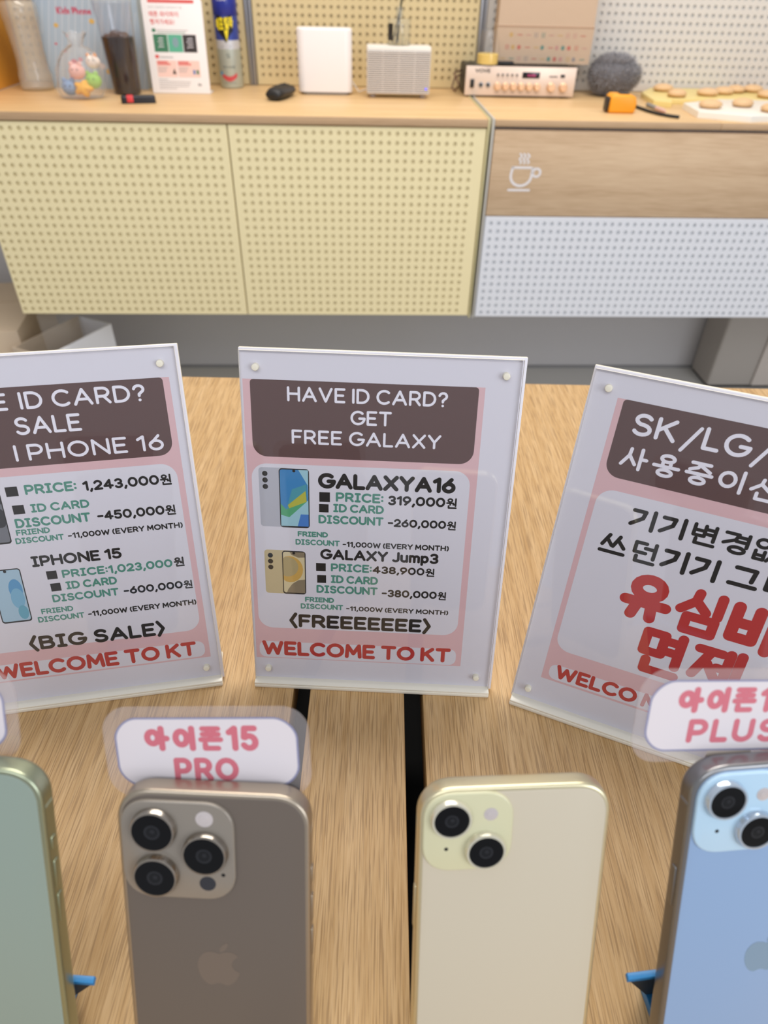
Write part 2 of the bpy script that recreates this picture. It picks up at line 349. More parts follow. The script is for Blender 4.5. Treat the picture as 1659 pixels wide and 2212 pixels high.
# ------------------------------------------------------------------ perforated panels
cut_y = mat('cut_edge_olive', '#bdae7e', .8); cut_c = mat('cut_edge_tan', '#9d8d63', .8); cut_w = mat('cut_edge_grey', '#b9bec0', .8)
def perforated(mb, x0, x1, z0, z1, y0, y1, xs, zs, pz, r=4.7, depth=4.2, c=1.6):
    """a slab facing -y with rows of blind round holes; material 0 is the face, 1 the cut wall of the holes"""
    A_, B_ = [(x0, z0), (x1, z0), (x1, z1), (x0, z1)], [(x0 + c, z0 + c), (x1 - c, z0 + c), (x1 - c, z1 - c), (x0 + c, z1 - c)]
    gx0, gx1, gz0, gz1 = xs[0] - 10, xs[-1] + 10, min(zs) - pz / 2, max(zs) + pz / 2
    D_ = [(gx0, gz0), (gx1, gz0), (gx1, gz1), (gx0, gz1)]
    vs = [(x, y1, z) for x, z in A_] + [(x, y0 + c, z) for x, z in A_] + [(x, y0, z) for x, z in B_] + [(x, y0, z) for x, z in D_]
    fs = [[3, 2, 1, 0]]
    for k in range(3): fs += [[4 * k + i, 4 * k + (i + 1) % 4, 4 * k + 4 + (i + 1) % 4, 4 * k + 4 + i] for i in range(4)]
    mb.add(vs, fs)
    n = 16; cs = [(math.cos(2 * PI * i / n), math.sin(2 * PI * i / n)) for i in range(n)]
    sq = [(a / max(abs(a), abs(b)) * 10, b / max(abs(a), abs(b)) * pz / 2) for a, b in cs]
    for x in xs:
        for z in zs:
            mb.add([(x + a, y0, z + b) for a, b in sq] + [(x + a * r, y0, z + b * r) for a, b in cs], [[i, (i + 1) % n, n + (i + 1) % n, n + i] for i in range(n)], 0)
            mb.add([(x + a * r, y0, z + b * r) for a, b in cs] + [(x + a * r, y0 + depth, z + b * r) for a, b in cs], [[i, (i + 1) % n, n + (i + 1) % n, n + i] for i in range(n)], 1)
            mb.add([(x + a * r, y0 + depth, z + b * r) for a, b in cs], [list(range(n))], 0)
    return mb
def pegboard(label, x0, x1, m, cut, first, group='perforated wall panels above the counters'):
    xs = [first + 20 * k for k in range(80) if x0 + 11 < first + 20 * k < x1 - 11]
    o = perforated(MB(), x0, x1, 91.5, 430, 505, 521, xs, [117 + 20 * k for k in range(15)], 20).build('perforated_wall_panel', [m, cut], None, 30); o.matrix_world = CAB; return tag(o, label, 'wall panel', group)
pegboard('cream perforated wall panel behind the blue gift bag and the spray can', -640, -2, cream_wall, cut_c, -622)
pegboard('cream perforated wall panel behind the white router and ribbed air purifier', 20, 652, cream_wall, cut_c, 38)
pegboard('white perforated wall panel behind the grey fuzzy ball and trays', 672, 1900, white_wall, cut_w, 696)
for n, x in (('trim_1', 9), ('trim_2', 662)):
    b = MB().box(x - 9.5, x - 3, 498, 521, 91.5, 430, 1).box(x + 3, x + 9.5, 498, 521, 91.5, 430, 1).box(x - 9, x + 9, 510, 521, 91.5, 430)
    o = b.build(n, steel); o.matrix_world = CAB; struct(o)

# ------------------------------------------------------------------ wall-hung cabinets
t = cthing('wall_cabinet', 'pale yellow wall-hung cabinet with two perforated doors', 'cabinet', 0, 0, 0)
MB().box(-620, 617, 19, 505, -393, 72, .8).build('carcass', yellow_edge, t)
for x0, x1, f in ((-616.5, -3.5, -605), (-.5, 616, 22)):
    xs = [f + 20 * k for k in range(40) if f + 20 * k < x1 - 14]
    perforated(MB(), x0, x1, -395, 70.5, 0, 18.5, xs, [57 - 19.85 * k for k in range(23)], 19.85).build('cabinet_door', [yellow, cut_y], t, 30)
MB().box(618, 622, -3, 505, -401, 92.5, .6).build('side_panel', yellow_edge, t)
t = cthing('wall_cabinet', 'wall-hung cabinet with wood drawer front over a white perforated flap', 'cabinet', 0, 0, 0)
MB().box(636, 1900, 20, 505, -396, 70, .8).build('carcass', whitep, t)
MB().box(628.5, 633.5, -2.2, 505, -401, 92.3, .6).build('side_panel', mat('grey_white_edge', '#bdb9b0', .5), t, label='white side panel beside the yellow one')
d = MB().box(636, 1900, 0, 19, -126.5, 69, 1).build('drawer_front', cfront, t)
b = MB()
fx = lambda c: 683 + (c - 498) * .143
fz = lambda c: -64 - (c - 929) * .128
S_ = lambda pts, r: stroke(b, [(fx(x), fz(y)) for x, y in pts], r, .4, 0, UPRIGHT)
S_([(520, 932), (890, 932)], 2.5)
S_([(555, 528), (870, 528)], 2.6)
S_([(552, 528), (538, 620)] + [(715 + 182 * math.cos(math.radians(a)), 672 + 182 * math.sin(math.radians(a))) for a in range(185, 0, -12)] + [(898, 640), (905, 540)], 3.0)
S_([(918, 540), (916, 620), (925, 665)] + [(978 + 66 * math.cos(math.radians(a)), 615 + 72 * math.sin(math.radians(a))) for a in range(130, -170, -20)], 2.6)
for k in range(3):
    S_([(668 + 66 * k + 20 * math.sin(q * .75), 455 - 12 * q) for q in range(15)], 1.9)
b.build('cup_emblem', mat('emblem_white', '#e6e0de', .6), d)
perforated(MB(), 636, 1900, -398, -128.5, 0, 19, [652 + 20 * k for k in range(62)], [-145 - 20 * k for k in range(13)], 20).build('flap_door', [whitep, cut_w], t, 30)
o = MB().box(-641, 617.5, -2, 505, 73.5, 91, .9).build('countertop', [ctop], None); o.matrix_world = CAB
tag(o, 'light oak countertop lying on the yellow cabinet', 'countertop', 'countertops')
o = MB().box(634.5, 1185.5, -2, 505, 76, 91, .9).build('countertop', ctop, None); o.matrix_world = CAB
tag(o, 'light oak countertop under the amplifier and the orange tape measure', 'countertop', 'countertops')
o = MB().box(1186.3, 1900, -2, 505, 76, 91, .9).build('countertop', ctop, None); o.matrix_world = CAB
tag(o, 'light oak countertop at right edge, past the thin joint under the trays', 'countertop', 'countertops')
for o in list(C.objects):
    if o.name.startswith('countertop'):
        o.data.materials.append(cedge)
        for p in o.data.polygons:
            if p.normal.y < -.5: p.material_index = 1

# ------------------------------------------------------------------ the display table
t = thing('display_table', 'oak slatted display table carrying the signs and phones', 'table', Matrix.Translation(W(0, 0)))
for x0, x1 in ((-720, -53.1), (-42.5, 18.9), (30.9, 720)):
    o = MB().box(x0, x1, -160, 691.3, -24, 0, .9).build('table_board', [oak, oak_edge], t)
    for p in o.data.polygons:
        if abs(p.normal.x) > .7 or abs(p.normal.y) > .7: p.material_index = 1
MB().box(-64, 44, -150, 680, -75, -72).box(-64, -62, -150, 680, -75, -25).box(42, 44, -150, 680, -75, -25).build('gap_shade_tray', blackm, t)  # black tray added as the shade seen in the gaps between boards
b = MB()
MB().box(-690, 690, -140, -100, -70, -24.5).build('rail', blackm, t); MB().box(-690, 690, 630, 670, -70, -24.5).build('rail', blackm, t)
for x in (-690, 650):
    for y in (-140, 630): MB().box(x, x + 40, y, y + 40, -TZ * 1000, -24.5, 2).build('leg', blackm, t)

# ------------------------------------------------------------------ acrylic sign stands
def frame_matrix(x, y, z, yaw, lean, roll=0):
    a, l, r = (math.radians(k) for k in (yaw, lean, roll))
    u = Vector((math.cos(a), math.sin(a), 0)); bk = Vector((-math.sin(a), math.cos(a), 0)); v = Vector((0, 0, math.cos(l))) + bk * math.sin(l)
    w = u.cross(v); u2 = u * math.cos(r) + v * math.sin(r); v2 = v * math.cos(r) - u * math.sin(r)
    m = Matrix((u2, v2, w)).transposed().to_4x4(); m.translation = W(x, y, z); return m
acr = clear('clear_acrylic', (.985, .985, .99), .0, (.85, .86, .95), 1.45, .02)
acr_edge = mat('acrylic_edge', '#eee8d8', .3)
acr_back = mat('acrylic_backing', '#dedbe2', .3)
paper = mat('printed_paper', '#dfdce3', .55)
pink = mat('print_pink', '#e0b9bb', .5); brown = mat('print_brown', '#5e4542', .5); ink = mat('print_black', '#262321', .5)
teal = mat('print_teal', '#55917f', .5); red = mat('print_red', '#bd3a38', .5); hwhite = mat('print_white', '#efecf4', .5)
BLK, TEA, RED, HDR = 0, 1, 2, 3
def sign_stand(label, x, y, yaw, lean, border, head, box, strip, items, pictures, shift=2.0, lip=3.0, topw=2.8):
    M = frame_matrix(x, y, 3, yaw, lean)
    t = thing('sign_stand', label, 'sign', Matrix.Translation(M.translation) @ RZ(yaw), 'acrylic sign stands on the table')
    Q = RX(90 - lean)                                       # sheet plane inside the stand
    loc = lambda o: setattr(o, 'matrix_local', Q) or o
    b = MB(); b.box(-76, 76, 0, 214.1, -2.0, 0)
    fs = loc(b.build('front_sheet', [acr, acr_edge], t, 30))
    for p in fs.data.polygons:
        if abs(p.normal.z) < .5: p.material_index = 1
    bs = loc(MB().box(-76.6 + min(shift, 0) * .6, 76 + shift, .2, 214.3 + topw * .3, -2.6 - topw, -2.6, .4).build('back_sheet', [acr_back, acr_edge], t, 30))
    for p in bs.data.polygons:
        if abs(p.normal.z) < .5: p.material_index = 1
    pp = loc(MB().box(-75.8, 75.6, 2.2, 212.6, -2.5, -2.2).build('paper', paper, t))
    pp2 = lambda o: o                                        # printed layers lie on the paper, a few hundredths of a mm apart
    MB().poly([(border[0], border[2]), (border[1], border[2]), (border[1], border[3]), (border[0], border[3])], -2.18).build('pink_border', pink, pp)
    MB().poly(rrect(*box, 9), -2.16).build('white_field', paper, pp)
    MB().poly(rrect(*strip, 4.5, 6), -2.16).build('welcome_strip', paper, pp)
    MB().poly(rrect(head[0], head[1], head[2], head[3], (8, 2, 2, 8)), -2.16).build('heading_band', brown, pp)
    mb = {k: MB() for k in range(4)}
    for s, px, py, w, h, c, wt in items:
        if s == 'sq': mb[c].poly([(px, py), (px + w, py), (px + w, py + h), (px, py + h)], -2.13)
        else: letters(mb[c], s, px, py, w, h, wt, -2.13)
    for k, (nm, m) in enumerate((('black_lettering', ink), ('green_lettering', teal), ('red_lettering', red), ('heading_lettering', hwhite))):
        if mb[k].v: mb[k].build(nm, m, pp, 0)
    for f in pictures: f(pp)
    rv = mat('rivet_cream', '#e8e2cf', .3)
    for u_, v_ in ((-67.3, 205.2), (67.3, 205.2), (-67.3, 10.1), (67.3, 10.1)):
        r_ = MB().lathe([(2.0, -5.5), (2.0, .2), (1.75, .65), (1.0, .85), (.3, .8)], 20).build('rivet', rv, t); r_.matrix_local = Q @ Matrix.Translation((u_ * .001, v_ * .001, 0))
    MB().box(-76.4, 76.4, -lip, 24, -2.95, 0, .8).build('base', acr_edge, t)
    MB().box(-76.3, 76.3, -lip + .4, 4.5, -.1, 1.6, .6).build('lip', acr_edge, t)
    return t
def phone_picture(x, y, w, h, body, screen, blobs, lensx=None):
    """a printed picture: back of a phone half hidden behind its front"""
    def f(pp):
        b = MB(); bw, bh, by = body
        if bw:
            b.poly(rrect(x, x + bw + 6, y + by, y + by + bh, 2), -2.14, 0)
            for k in range(3): b.poly(circle(x + 3.6, y + by + bh - 3.8 - 4.0 * k, 1.6, 16), -2.135, 1)
        sx = x + bw; b.poly(rrect(sx, sx + w, y, y + h, 1.9), -2.13, 1)
        b.poly(rrect(sx + .6, sx + w - .6, y + 1, y + h - .7, 1.4), -2.125, 2)
        for i, (pts, k) in enumerate(blobs): b.poly([(sx + .6 + px * (w - 1.2), y + 1 + py * (h - 1.7)) for px, py in ((min(max(a, 0), 1), min(max(c, 0), 1)) for a, c in pts)], -2.12 + .004 * i, k)
        b.poly(circle(sx + w / 2, y + h - 1.4, .9, 12), -2.09, 1)
        b.build('phone_picture', screen, pp, 0)
    return f
m_ = lambda n, c: mat('print_' + n, c, .5)
galaxy_a = [m_('silver', '#b9bac2'), ink, m_('sky', '#3f86bd'), m_('aqua', '#9fcbd6'), m_('lime', '#b9b84a'), m_('green', '#58a878'), m_('seagreen', '#4f9aa8'), m_('royal', '#4a7fc6')]
blob_a = [([(.66, 1), (1, 1), (1, .3), (.32, .16), (.0, .2), (0, 0), (1, 0), (1, .76)][:3] + [(.98, .74)], 3), ([(0, .2), (.3, .16), (1, .48), (1, 0), (0, 0)], 3), ([(.42, .66), (.94, .76), (.94, .46), (.3, .16), (.2, .3)], 6),
          ([(.26, .38), (.9, .64), (.94, .45), (.3, .32)], 4), ([(.2, .3), (.94, .45), (.3, .16)], 5), ([(0, .4), (.2, .3), (.3, .16), (0, .2)], 5), ([(.72, .22), (1, .22), (1, 0), (.6, 0)], 7)]
galaxy_j = [m_('sand', '#c9b88f'), ink, m_('sand_light', '#d8c99f'), m_('amber', '#cfa757'), m_('umber', '#8d7f66'), m_('straw', '#b3a275')]
blob_j = [(circle(.3, .58, .62, 20, .32), 3), (circle(.2, .64, .5, 20, .24), 5), ([(1, .34), (.7, .32), (.4, .22), (.2, .08), (.14, 0), (1, 0)], 4), ([(.3, 1), (.4, .93), (.7, .87), (1, .88), (1, 1)], 4)]
blue_p = [m_('silver', '#b9bac2'), ink, m_('ice', '#a9c6d6'), m_('azure', '#5f9cc6'), m_('deepsky', '#7fb4cf'), m_('teal_blue', '#6aa9bd')]
blob_b = [(circle(.72, .62, .24, 20, .2), 3), (circle(.72, .44, .24, 20, .2), 4), (circle(.8, .16, .18, 18, .14), 5)]
grey_p = [m_('silver', '#b9bac2'), ink, m_('slate', '#77797f'), m_('charcoal', '#3a3a3d')]
blob_g = [(circle(.8, .5, .3, 18, .2), 3), (circle(.8, .85, .3, 18, .1), 3)]
HW, BW = .082, .125
sign_stand('middle clear sign stand reading HAVE ID CARD? GET FREE GALAXY', -2.49, 268.57, -2.02, 16.03, (-75, 56.9, 17.2, 198.4), (-71, 53.6, 154.4, 198.4), (-72.5, 53, 40.3, 150.2), (-72.8, 53.5, 17.8, 29.9), [
 ('HAVE iD CARD?', -50.8, 186.8, 87.9, 8.3, HDR, HW), ('GET', -15.9, 174.7, 22.8, 8.3, HDR, HW), ('FREE GALAXY', -48.8, 162.6, 83.7, 8.3, HDR, HW),
 ('GALAXYA16', -34.2, 136.3, 79.2, 9.6, BLK, .125), ('sq', -33.5, 127.9, 6.2, 6.1, BLK, 0), ('sq', -33.7, 121.3, 5.6, 5.2, BLK, 0),
 ('PRICE:', -23.9, 128.4, 27.8, 5.9, TEA, .114), ('319,000원', 6.4, 127.6, 40.6, 6.0, BLK, .114), ('ID CARD', -25.4, 121.7, 29.7, 5.3, TEA, .114), ('DISCOUNT', -34.1, 114.1, 38.4, 5.5, TEA, .114),
 ('-260,000원', 6.8, 113.8, 40.6, 5.2, BLK, .114), ('FRIEND', -46.6, 105, 18.1, 3.5, TEA, .13), ('DISCOUNT', -48, 99.5, 26.6, 3.8, TEA, .114), ('-11,000W (EVERY MONTH)', -19.8, 99.3, 63.6, 3.6, BLK, .114),
 ('GALAXY Jump3', -33.2, 90.4, 71.3, 7, BLK, .115), ('sq', -35.8, 82.3, 5.9, 5.4, BLK, 0), ('sq', -35.2, 74.1, 5.5, 5.4, BLK, 0), ('PRICE:', -26.8, 82.4, 25, 5.5, TEA, .114), ('438,900원', -1.4, 82.2, 38.1, 5.1, BLK, .114),
 ('ID CARD', -26.8, 74.3, 28.9, 5.5, TEA, .114), ('DISCOUNT', -35.7, 67, 37.8, 5.5, TEA, .114), ('-380,000원', 4.6, 66.2, 40.2, 5.2, BLK, .114), ('FRIEND', -42.9, 60.2, 18.1, 3.6, TEA, .13), ('DISCOUNT', -45.7, 55.2, 26.6, 3.8, TEA, .114),
 ('-11,000W (EVERY MONTH)', -17.3, 55, 63.7, 3.4, BLK, .114), ('<FREEEEEEE>', -53.1, 41.4, 89.3, 9.6, BLK, .118), ('WELCOME TO KT', -71, 19.6, 121, 10.8, RED, .118)],
 [phone_picture(-68.4, 110.6, 17.5, 37.1, (11.6, 37.1, .2), galaxy_a, blob_a), phone_picture(-67.1, 65.3, 14.3, 29.8, (10.7, 29.9, .2), galaxy_j, blob_j)])
sign_stand('left clear sign stand advertising a BIG SALE, cut by the picture edge', -175.27, 257.73, 10.64, 18.94, (-72, 70.8, 17, 197.4), (-69, 67.2, 153, 197.4), (-70, 67.3, 37.7, 148.1), (-70, 67.8, 18, 29.4), [
 ('HAVE', -45.9, 185, 30.7, 9.4, HDR, HW), ('iD CARD?', -9, 185, 65.8, 9.5, HDR, HW), ('SALE', -14.4, 171, 34.7, 9.9, HDR, HW), ('i PHONE 16', -17.5, 156.3, 80, 9.4, HDR, HW),
 ('PRICE:', -16.8, 136.6, 27.9, 5.9, TEA, .114), ('1,243,000원', 14.4, 135.9, 49.7, 6, BLK, .114), ('sq', -26.9, 136.4, 6.5, 5.7, BLK, 0), ('sq', -25.4, 125.6, 6.2, 5.4, BLK, 0), ('ID CARD', -15.9, 125.8, 31.9, 5.1, TEA, .114),
 ('DISCOUNT', -26, 117.2, 41.2, 5.7, TEA, .114), ('-450,000원', 18.9, 117.2, 44.9, 5.7, BLK, .114), ('FRIEND', -26.7, 112.6, 18.4, 3.6, TEA, .114), ('DISCOUNT', -28.1, 107.5, 26.6, 3.7, TEA, .114), ('-11,000W (EVERY MONTH)', .7, 107.8, 65.3, 3.6, BLK, .114),
 ('IPHONE 15', -22.4, 92.1, 50.8, 6.9, BLK, .114), ('PRICE:', -7.2, 83.2, 26, 5.2, TEA, .114), ('1,023,000', 19.1, 82.9, 37.4, 5.4, TEA, .114), ('원', 57.4, 82.7, 6.5, 6.3, BLK, .085), ('sq', -15.8, 83.2, 5.8, 5.4, BLK, 0), ('sq', -15.1, 75.2, 5.7, 5.2, BLK, 0),
 ('ID CARD', -6.5, 75.5, 29.3, 5.2, TEA, .114), ('DISCOUNT', -15.7, 67.9, 38.3, 5.1, TEA, .114), ('-600,000원', 25.4, 67.9, 41.4, 5.1, BLK, .114), ('FRIEND', -23.6, 60.9, 18.3, 3.6, TEA, .114), ('DISCOUNT', -26.5, 55.5, 26.8, 3.8, TEA, .114),
 ('-11,000W (EVERY MONTH)', 2.3, 55.7, 64.7, 3.7, BLK, .114), ('<BIG SALE>', -35, 37, 80.6, 9.4, BLK, .114), ('WELCOME TO KT', -57.6, 19.3, 120.3, 10.3, RED, .118)],
 [phone_picture(-46.5, 57.4, 17, 35.2, (0, 1, 0), blue_p, blob_b), phone_picture(-47, 108.3, 17, 31.7, (0, 1, 0), grey_p, blob_g)], 1.6)
sign_stand('right clear sign stand with large red Korean lettering, tilted and cut by picture edge', 158.39, 232.88, -22.44, 16.97, (-61.6, 72, 20.4, 201.1), (-58.3, 68, 158.5, 201.1), (-58.4, 68, 43.5, 151.2), (-57.8, 68, 21.8, 32.7), [
 ('SK', -50.9, 183.7, 22.5, 12.1, HDR, .085), ('/', -25.5, 181.5, 8.8, 13, HDR, .072), ('LG', -15.5, 183.7, 22.5, 12.1, HDR, .085), ('/', 8.7, 181.5, 8.8, 13, HDR, .072), ('사용중이', -52.1, 164.8, 61.7, 12.8, HDR, .072), ('신', 12.6, 164, 15.1, 12.4, HDR, .072),
 ('기기변경', -38.8, 132.5, 61.6, 12.9, BLK, .088), ('없', 24.2, 132.3, 13.9, 13.5, BLK, .08), ('쓰던기기', -50.5, 113.2, 63.4, 14.1, BLK, .088), ('그대', 18, 114.2, 31.6, 13.9, BLK, .088),
 ('유심비', -31.3, 78.5, 82.8, 30.1, RED, .105), ('면제', -15.7, 46.1, 58.8, 32, RED, .1), ('WELCO', -53.8, 23.2, 48.9, 10, RED, .118), ('ME TO KT', -2, 23.2, 68, 10, RED, .118)], [], -.6, 4.0, 3.6)

# ------------------------------------------------------------------ phones
def bez(P, n=8):
    out = []
    for a, b, c, d in P:
        for i in range(n):
            s = i / n; out.append(tuple((1 - s) ** 3 * a[k] + 3 * (1 - s) ** 2 * s * b[k] + 3 * (1 - s) * s * s * c[k] + s ** 3 * d[k] for k in (0, 1)))
    return out
APPLE = bez([((.02, .55), (.28, .72), (.6, .72), (.76, .44)), ((.76, .44), (.40, .24), (.42, -.2), (.82, -.32)), ((.82, -.32), (.70, -.72), (.45, -1), (.27, -.97)), ((.27, -.97), (.12, -.95), (.08, -.88), (-.06, -.88)),
             ((-.06, -.88), (-.2, -.88), (-.25, -.97), (-.38, -.97)), ((-.38, -.97), (-.78, -.95), (-1.12, .1), (-.68, .5)), ((-.68, .5), (-.48, .72), (-.25, .66), (.02, .55))])
LEAF = bez([((.02, .64), (.02, .9), (.18, 1.05), (.36, 1.1)), ((.36, 1.1), (.4, .84), (.2, .64), (.02, .64))])
def phone(label, x, y, yaw, lean, roll, Wd, H, Tk, fm, gm, pm, lm, pro, plateau, lenses, flash, mic, lidar, logo, buttons, z0=6):
    t = thing('smartphone', label, 'phone', frame_matrix(x, y, z0, yaw, lean, roll), 'phones leaning on the table')
    base = rrect(-Wd / 2, Wd / 2, 0, H, 13.5, 12, 2.25)
    prof = ((1.6, -Tk), (.5, -Tk + .25), (.08, -Tk + 1.0), (0, -Tk + 1.8), (0, -1.7), (.1, -.95), (.45, -.4), (1.0, -.12), (1.6, -.1))
    MB().loft([[(p[0], p[1], w) for p in (inset(base, d) if d else base)] for d, w in prof]).build('frame', fm, t, 50)
    gp = inset(base, 1.75); MB().prism([tuple(p) for p in gp], -.4, .05, .3).build('back_panel', gm, t, 50)
    sp = MB().prism([tuple(p) for p in inset(base, 1.6)], -Tk - .12, -Tk + .05).build('screen', mat('dark_screen', '#0b0b0d', .1), t)
    if plateau:
        x0, x1, y0, y1, r, h = plateau
        cp = MB().prism(rrect(x0, x1, y0, y1, r, 10, 2.3), .0, h, .7).build('camera_plateau', pm, t, 50)
        for lx, ly in lenses:
            R, g, hh = (8.35, 7.3, 4.1) if pro else (7.6, 6.35, 3.3)
            ln = MB().lathe([(R + .25, h - .3), (R, h + .2), (R - .15, hh - .4), (R - .45, hh), (g + .1, hh + .02), (g, hh - .25), (g, hh - .5)], 48, T(lx, ly, 0)).build('lens', lm, t, 35)
            MB().lathe([(g, hh - .5), (g, hh - .22)], 48, T(lx, ly, 0)).build('lens_glass', mat('lens_glass', '#050507', .05, spec=.22), ln, 30)
            b = MB().lathe([(g * .40, hh - .21), (g * .40, hh - .19)], 32, T(lx, ly, 0), 0).lathe([(g * .30, hh - .18), (g * .30, hh - .16)], 32, T(lx, ly, 0), 1).lathe([(g * .11, hh - .15), (g * .11, hh - .14)], 20, T(lx + .2, ly + .4, 0), 0)
            b.build('lens_core', [mat('lens_core', '#232428', .15, spec=.3), mat('lens_iris', '#101114', .1, spec=.3)], ln, 30)
        fr = 3.2 if pro else 2.6
        MB().lathe([(fr, h - .2), (fr, h + .12), (fr - .25, h + .15)], 32, T(*flash, 0)).lathe([(fr * .55, h + .1), (fr * .5, h + .3), (fr * .2, h + .35)], 20, T(flash[0] - .2, flash[1] + .1, 0)).build('flash', mat('flash_pearl', '#cfc6c4', .18, .3), t)
        MB().lathe([(.75, h - .1), (.75, h + .04)], 16, T(*mic, 0)).build('microphone', blackm, t)
        if lidar: MB().lathe([(3.05, h - .1), (3.05, h + .05)], 32, T(*lidar, 0)).build('lidar_sensor', mat('lidar_glass', '#2a2c33', .2), t)
    if logo:
        lx, ly, s, lmat = logo
        MB().poly([(lx + a * s, ly + b_ * s) for a, b_ in APPLE], .1).poly([(lx + a * s, ly + b_ * s) for a, b_ in LEAF], .1).build('logo', lmat, t, 0)
    for sd, v0, v1 in buttons:
        a, b_ = sorted((sd * (Wd / 2 - .4), sd * (Wd / 2 + .5)))
        MB().box(a, b_, v0, v1, -Tk / 2 - 1.35, -Tk / 2 + 1.35, .42).build('side_button', fm, t, 50)
    for v in (H - 15.5,):
        for sd in (-1, 1):
            a, b_ = sorted((sd * (Wd / 2 - .6), sd * (Wd / 2 + .02)))
            MB().box(a, b_, v - .6, v + .6, -Tk + 1.7, -1.6).build('antenna_band', mat('antenna_' + fm.name, tuple(c * .8 for c in fm.node_tree.nodes['Principled BSDF'].inputs['Base Color'].default_value[:3]), .5), t)
    return t
f_ti = mat('titanium', '#b0a493', .33, .9); g_ti = mat('titanium_back_glass', '#655b52', .42); p_ti = mat('titanium_plateau', '#8f877c', .22, .25); l_ti = mat('titanium_ring', '#a79f95', .22, .95)
f_cr = mat('cream_aluminium', '#dcd2ae', .3, .85); g_cr = mat('cream_back_glass', '#c8bea8', .4); p_cr = mat('cream_plateau', '#cfcca8', .22); l_cr = mat('cream_ring', '#e3dfca', .22, .6)
f_bl = mat('blue_aluminium', '#8b8b8c', .3, .9); g_bl = mat('blue_back_glass', '#8ba6c8', .33); p_bl = mat('blue_plateau', '#b4d2e6', .1); l_bl = mat('blue_ring', '#c4d2e0', .18, .7)
f_gr = mat('green_aluminium', '#a3aa90', .3, .9); g_gr = mat('green_back_glass', '#8c9b90', .4)
phone('brown-grey phone with three large lenses, leaning under the 15 PRO name plate', -57.81, 58.5, -2.93, 25.72, 1.26, 70.6, 146.6, 8.25, f_ti, g_ti, p_ti, l_ti, True,
      (-33.6, 8.1, 102.5, 143.4, 11.5, 1.5), [(-21, 132.2), (-2.5, 123.3), (-21, 113)], (-2.5, 136.9), (3.6, 113.6), (-2.3, 109.6), (.3, 71.5, 9.6, mat('logo_bronze', '#6e6258', .34)), [(1, 108, 115), (1, 91, 102.5), (1, 75.5, 87.5), (-1, 84, 103)])
phone('cream phone with two diagonal lenses, standing between the brown and blue phones', 53.13, 62.77, 5.01, 25.27, -1.84, 71.6, 147.6, 7.8, f_cr, g_cr, p_cr, l_cr, False,
      (-34.4, -1.2, 113.6, 146.4, 11.5, 1.1), [(-24.3, 136.4), (-11.1, 122.6)], (-9.7, 137.3), (-25.6, 123.2), None, None, [(-1, 85, 104), (1, 108, 114), (1, 92, 103), (1, 77, 88)])
phone('light blue phone with two lenses, leaning under the PLUS name plate at right', 154.29, 65.17, 6.64, 23.47, -1.19, 77.8, 160.9, 7.8, f_bl, g_bl, p_bl, l_bl, False,
      (-37, -3.6, 125.4, 158.7, 11.5, 1.1), [(-26.9, 148.6), (-13.7, 134.8)], (-12.4, 149.2), (-28, 135), None, (.3, 74.8, 9.0, mat('logo_blue_grey', '#7a95ab', .25)), [(-1, 99.5, 116.5)])
phone('sage green phone at left picture edge, only its right half visible', -158.23, 63.93, -2.66, 20.95, -1.43, 77.8, 160.9, 7.8, f_gr, g_gr, p_cr, l_cr, False,
      (-37, -3.6, 125.4, 158.7, 11.5, 1.1), [(-26.9, 148.6), (-13.7, 134.8)], (-12.4, 149.2), (-28, 135), None, None, [(1, 125.5, 131), (1, 108, 120.5), (1, 92, 105)])

# blue stands behind the phones
blue = mat('blue_plastic', '#2f7fb8', .35)
def phone_stand(label, x, y, yaw, lean, roll, half, top):
    t = thing('phone_stand', label, 'phone stand', Matrix.Translation(W(x, y, 0)) @ RZ(yaw), 'blue stands under the phones')
    l = math.radians(lean); yy = top * math.sin(l) + 9.6 * math.cos(l); zz = 6 + top * math.cos(l) - 9.6 * math.sin(l)
    y2 = yy + 6; w2 = half * .5
    MB().prism([(-half, 0), (half, 0), (half - .3, 2.6), (-half + .3, 2.6)], zz - 2.6, zz, .4, M=T(0, yy, 0)).build('top_edge', blue, t, 30)
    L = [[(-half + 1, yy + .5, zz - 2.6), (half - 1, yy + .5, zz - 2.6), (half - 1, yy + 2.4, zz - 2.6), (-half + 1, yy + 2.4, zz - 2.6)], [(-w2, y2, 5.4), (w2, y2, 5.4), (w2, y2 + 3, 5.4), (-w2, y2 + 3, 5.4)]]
    MB().loft(L).build('rear_leg', mat('shaded_blue_plastic', '#1d2e3c', .5), t, 0)  # the shade on the leg's front is put into its dark navy colour
    MB().box(-w2, w2, 10, y2 + 4, 0, 5.4, .6).build('base_plate', blue, t)
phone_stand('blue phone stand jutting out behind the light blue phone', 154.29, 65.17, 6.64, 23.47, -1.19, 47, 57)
phone_stand('blue phone stand jutting out behind the sage green phone', -158.23, 63.93, -2.66, 20.95, -1.43, 46.2, 50.5)

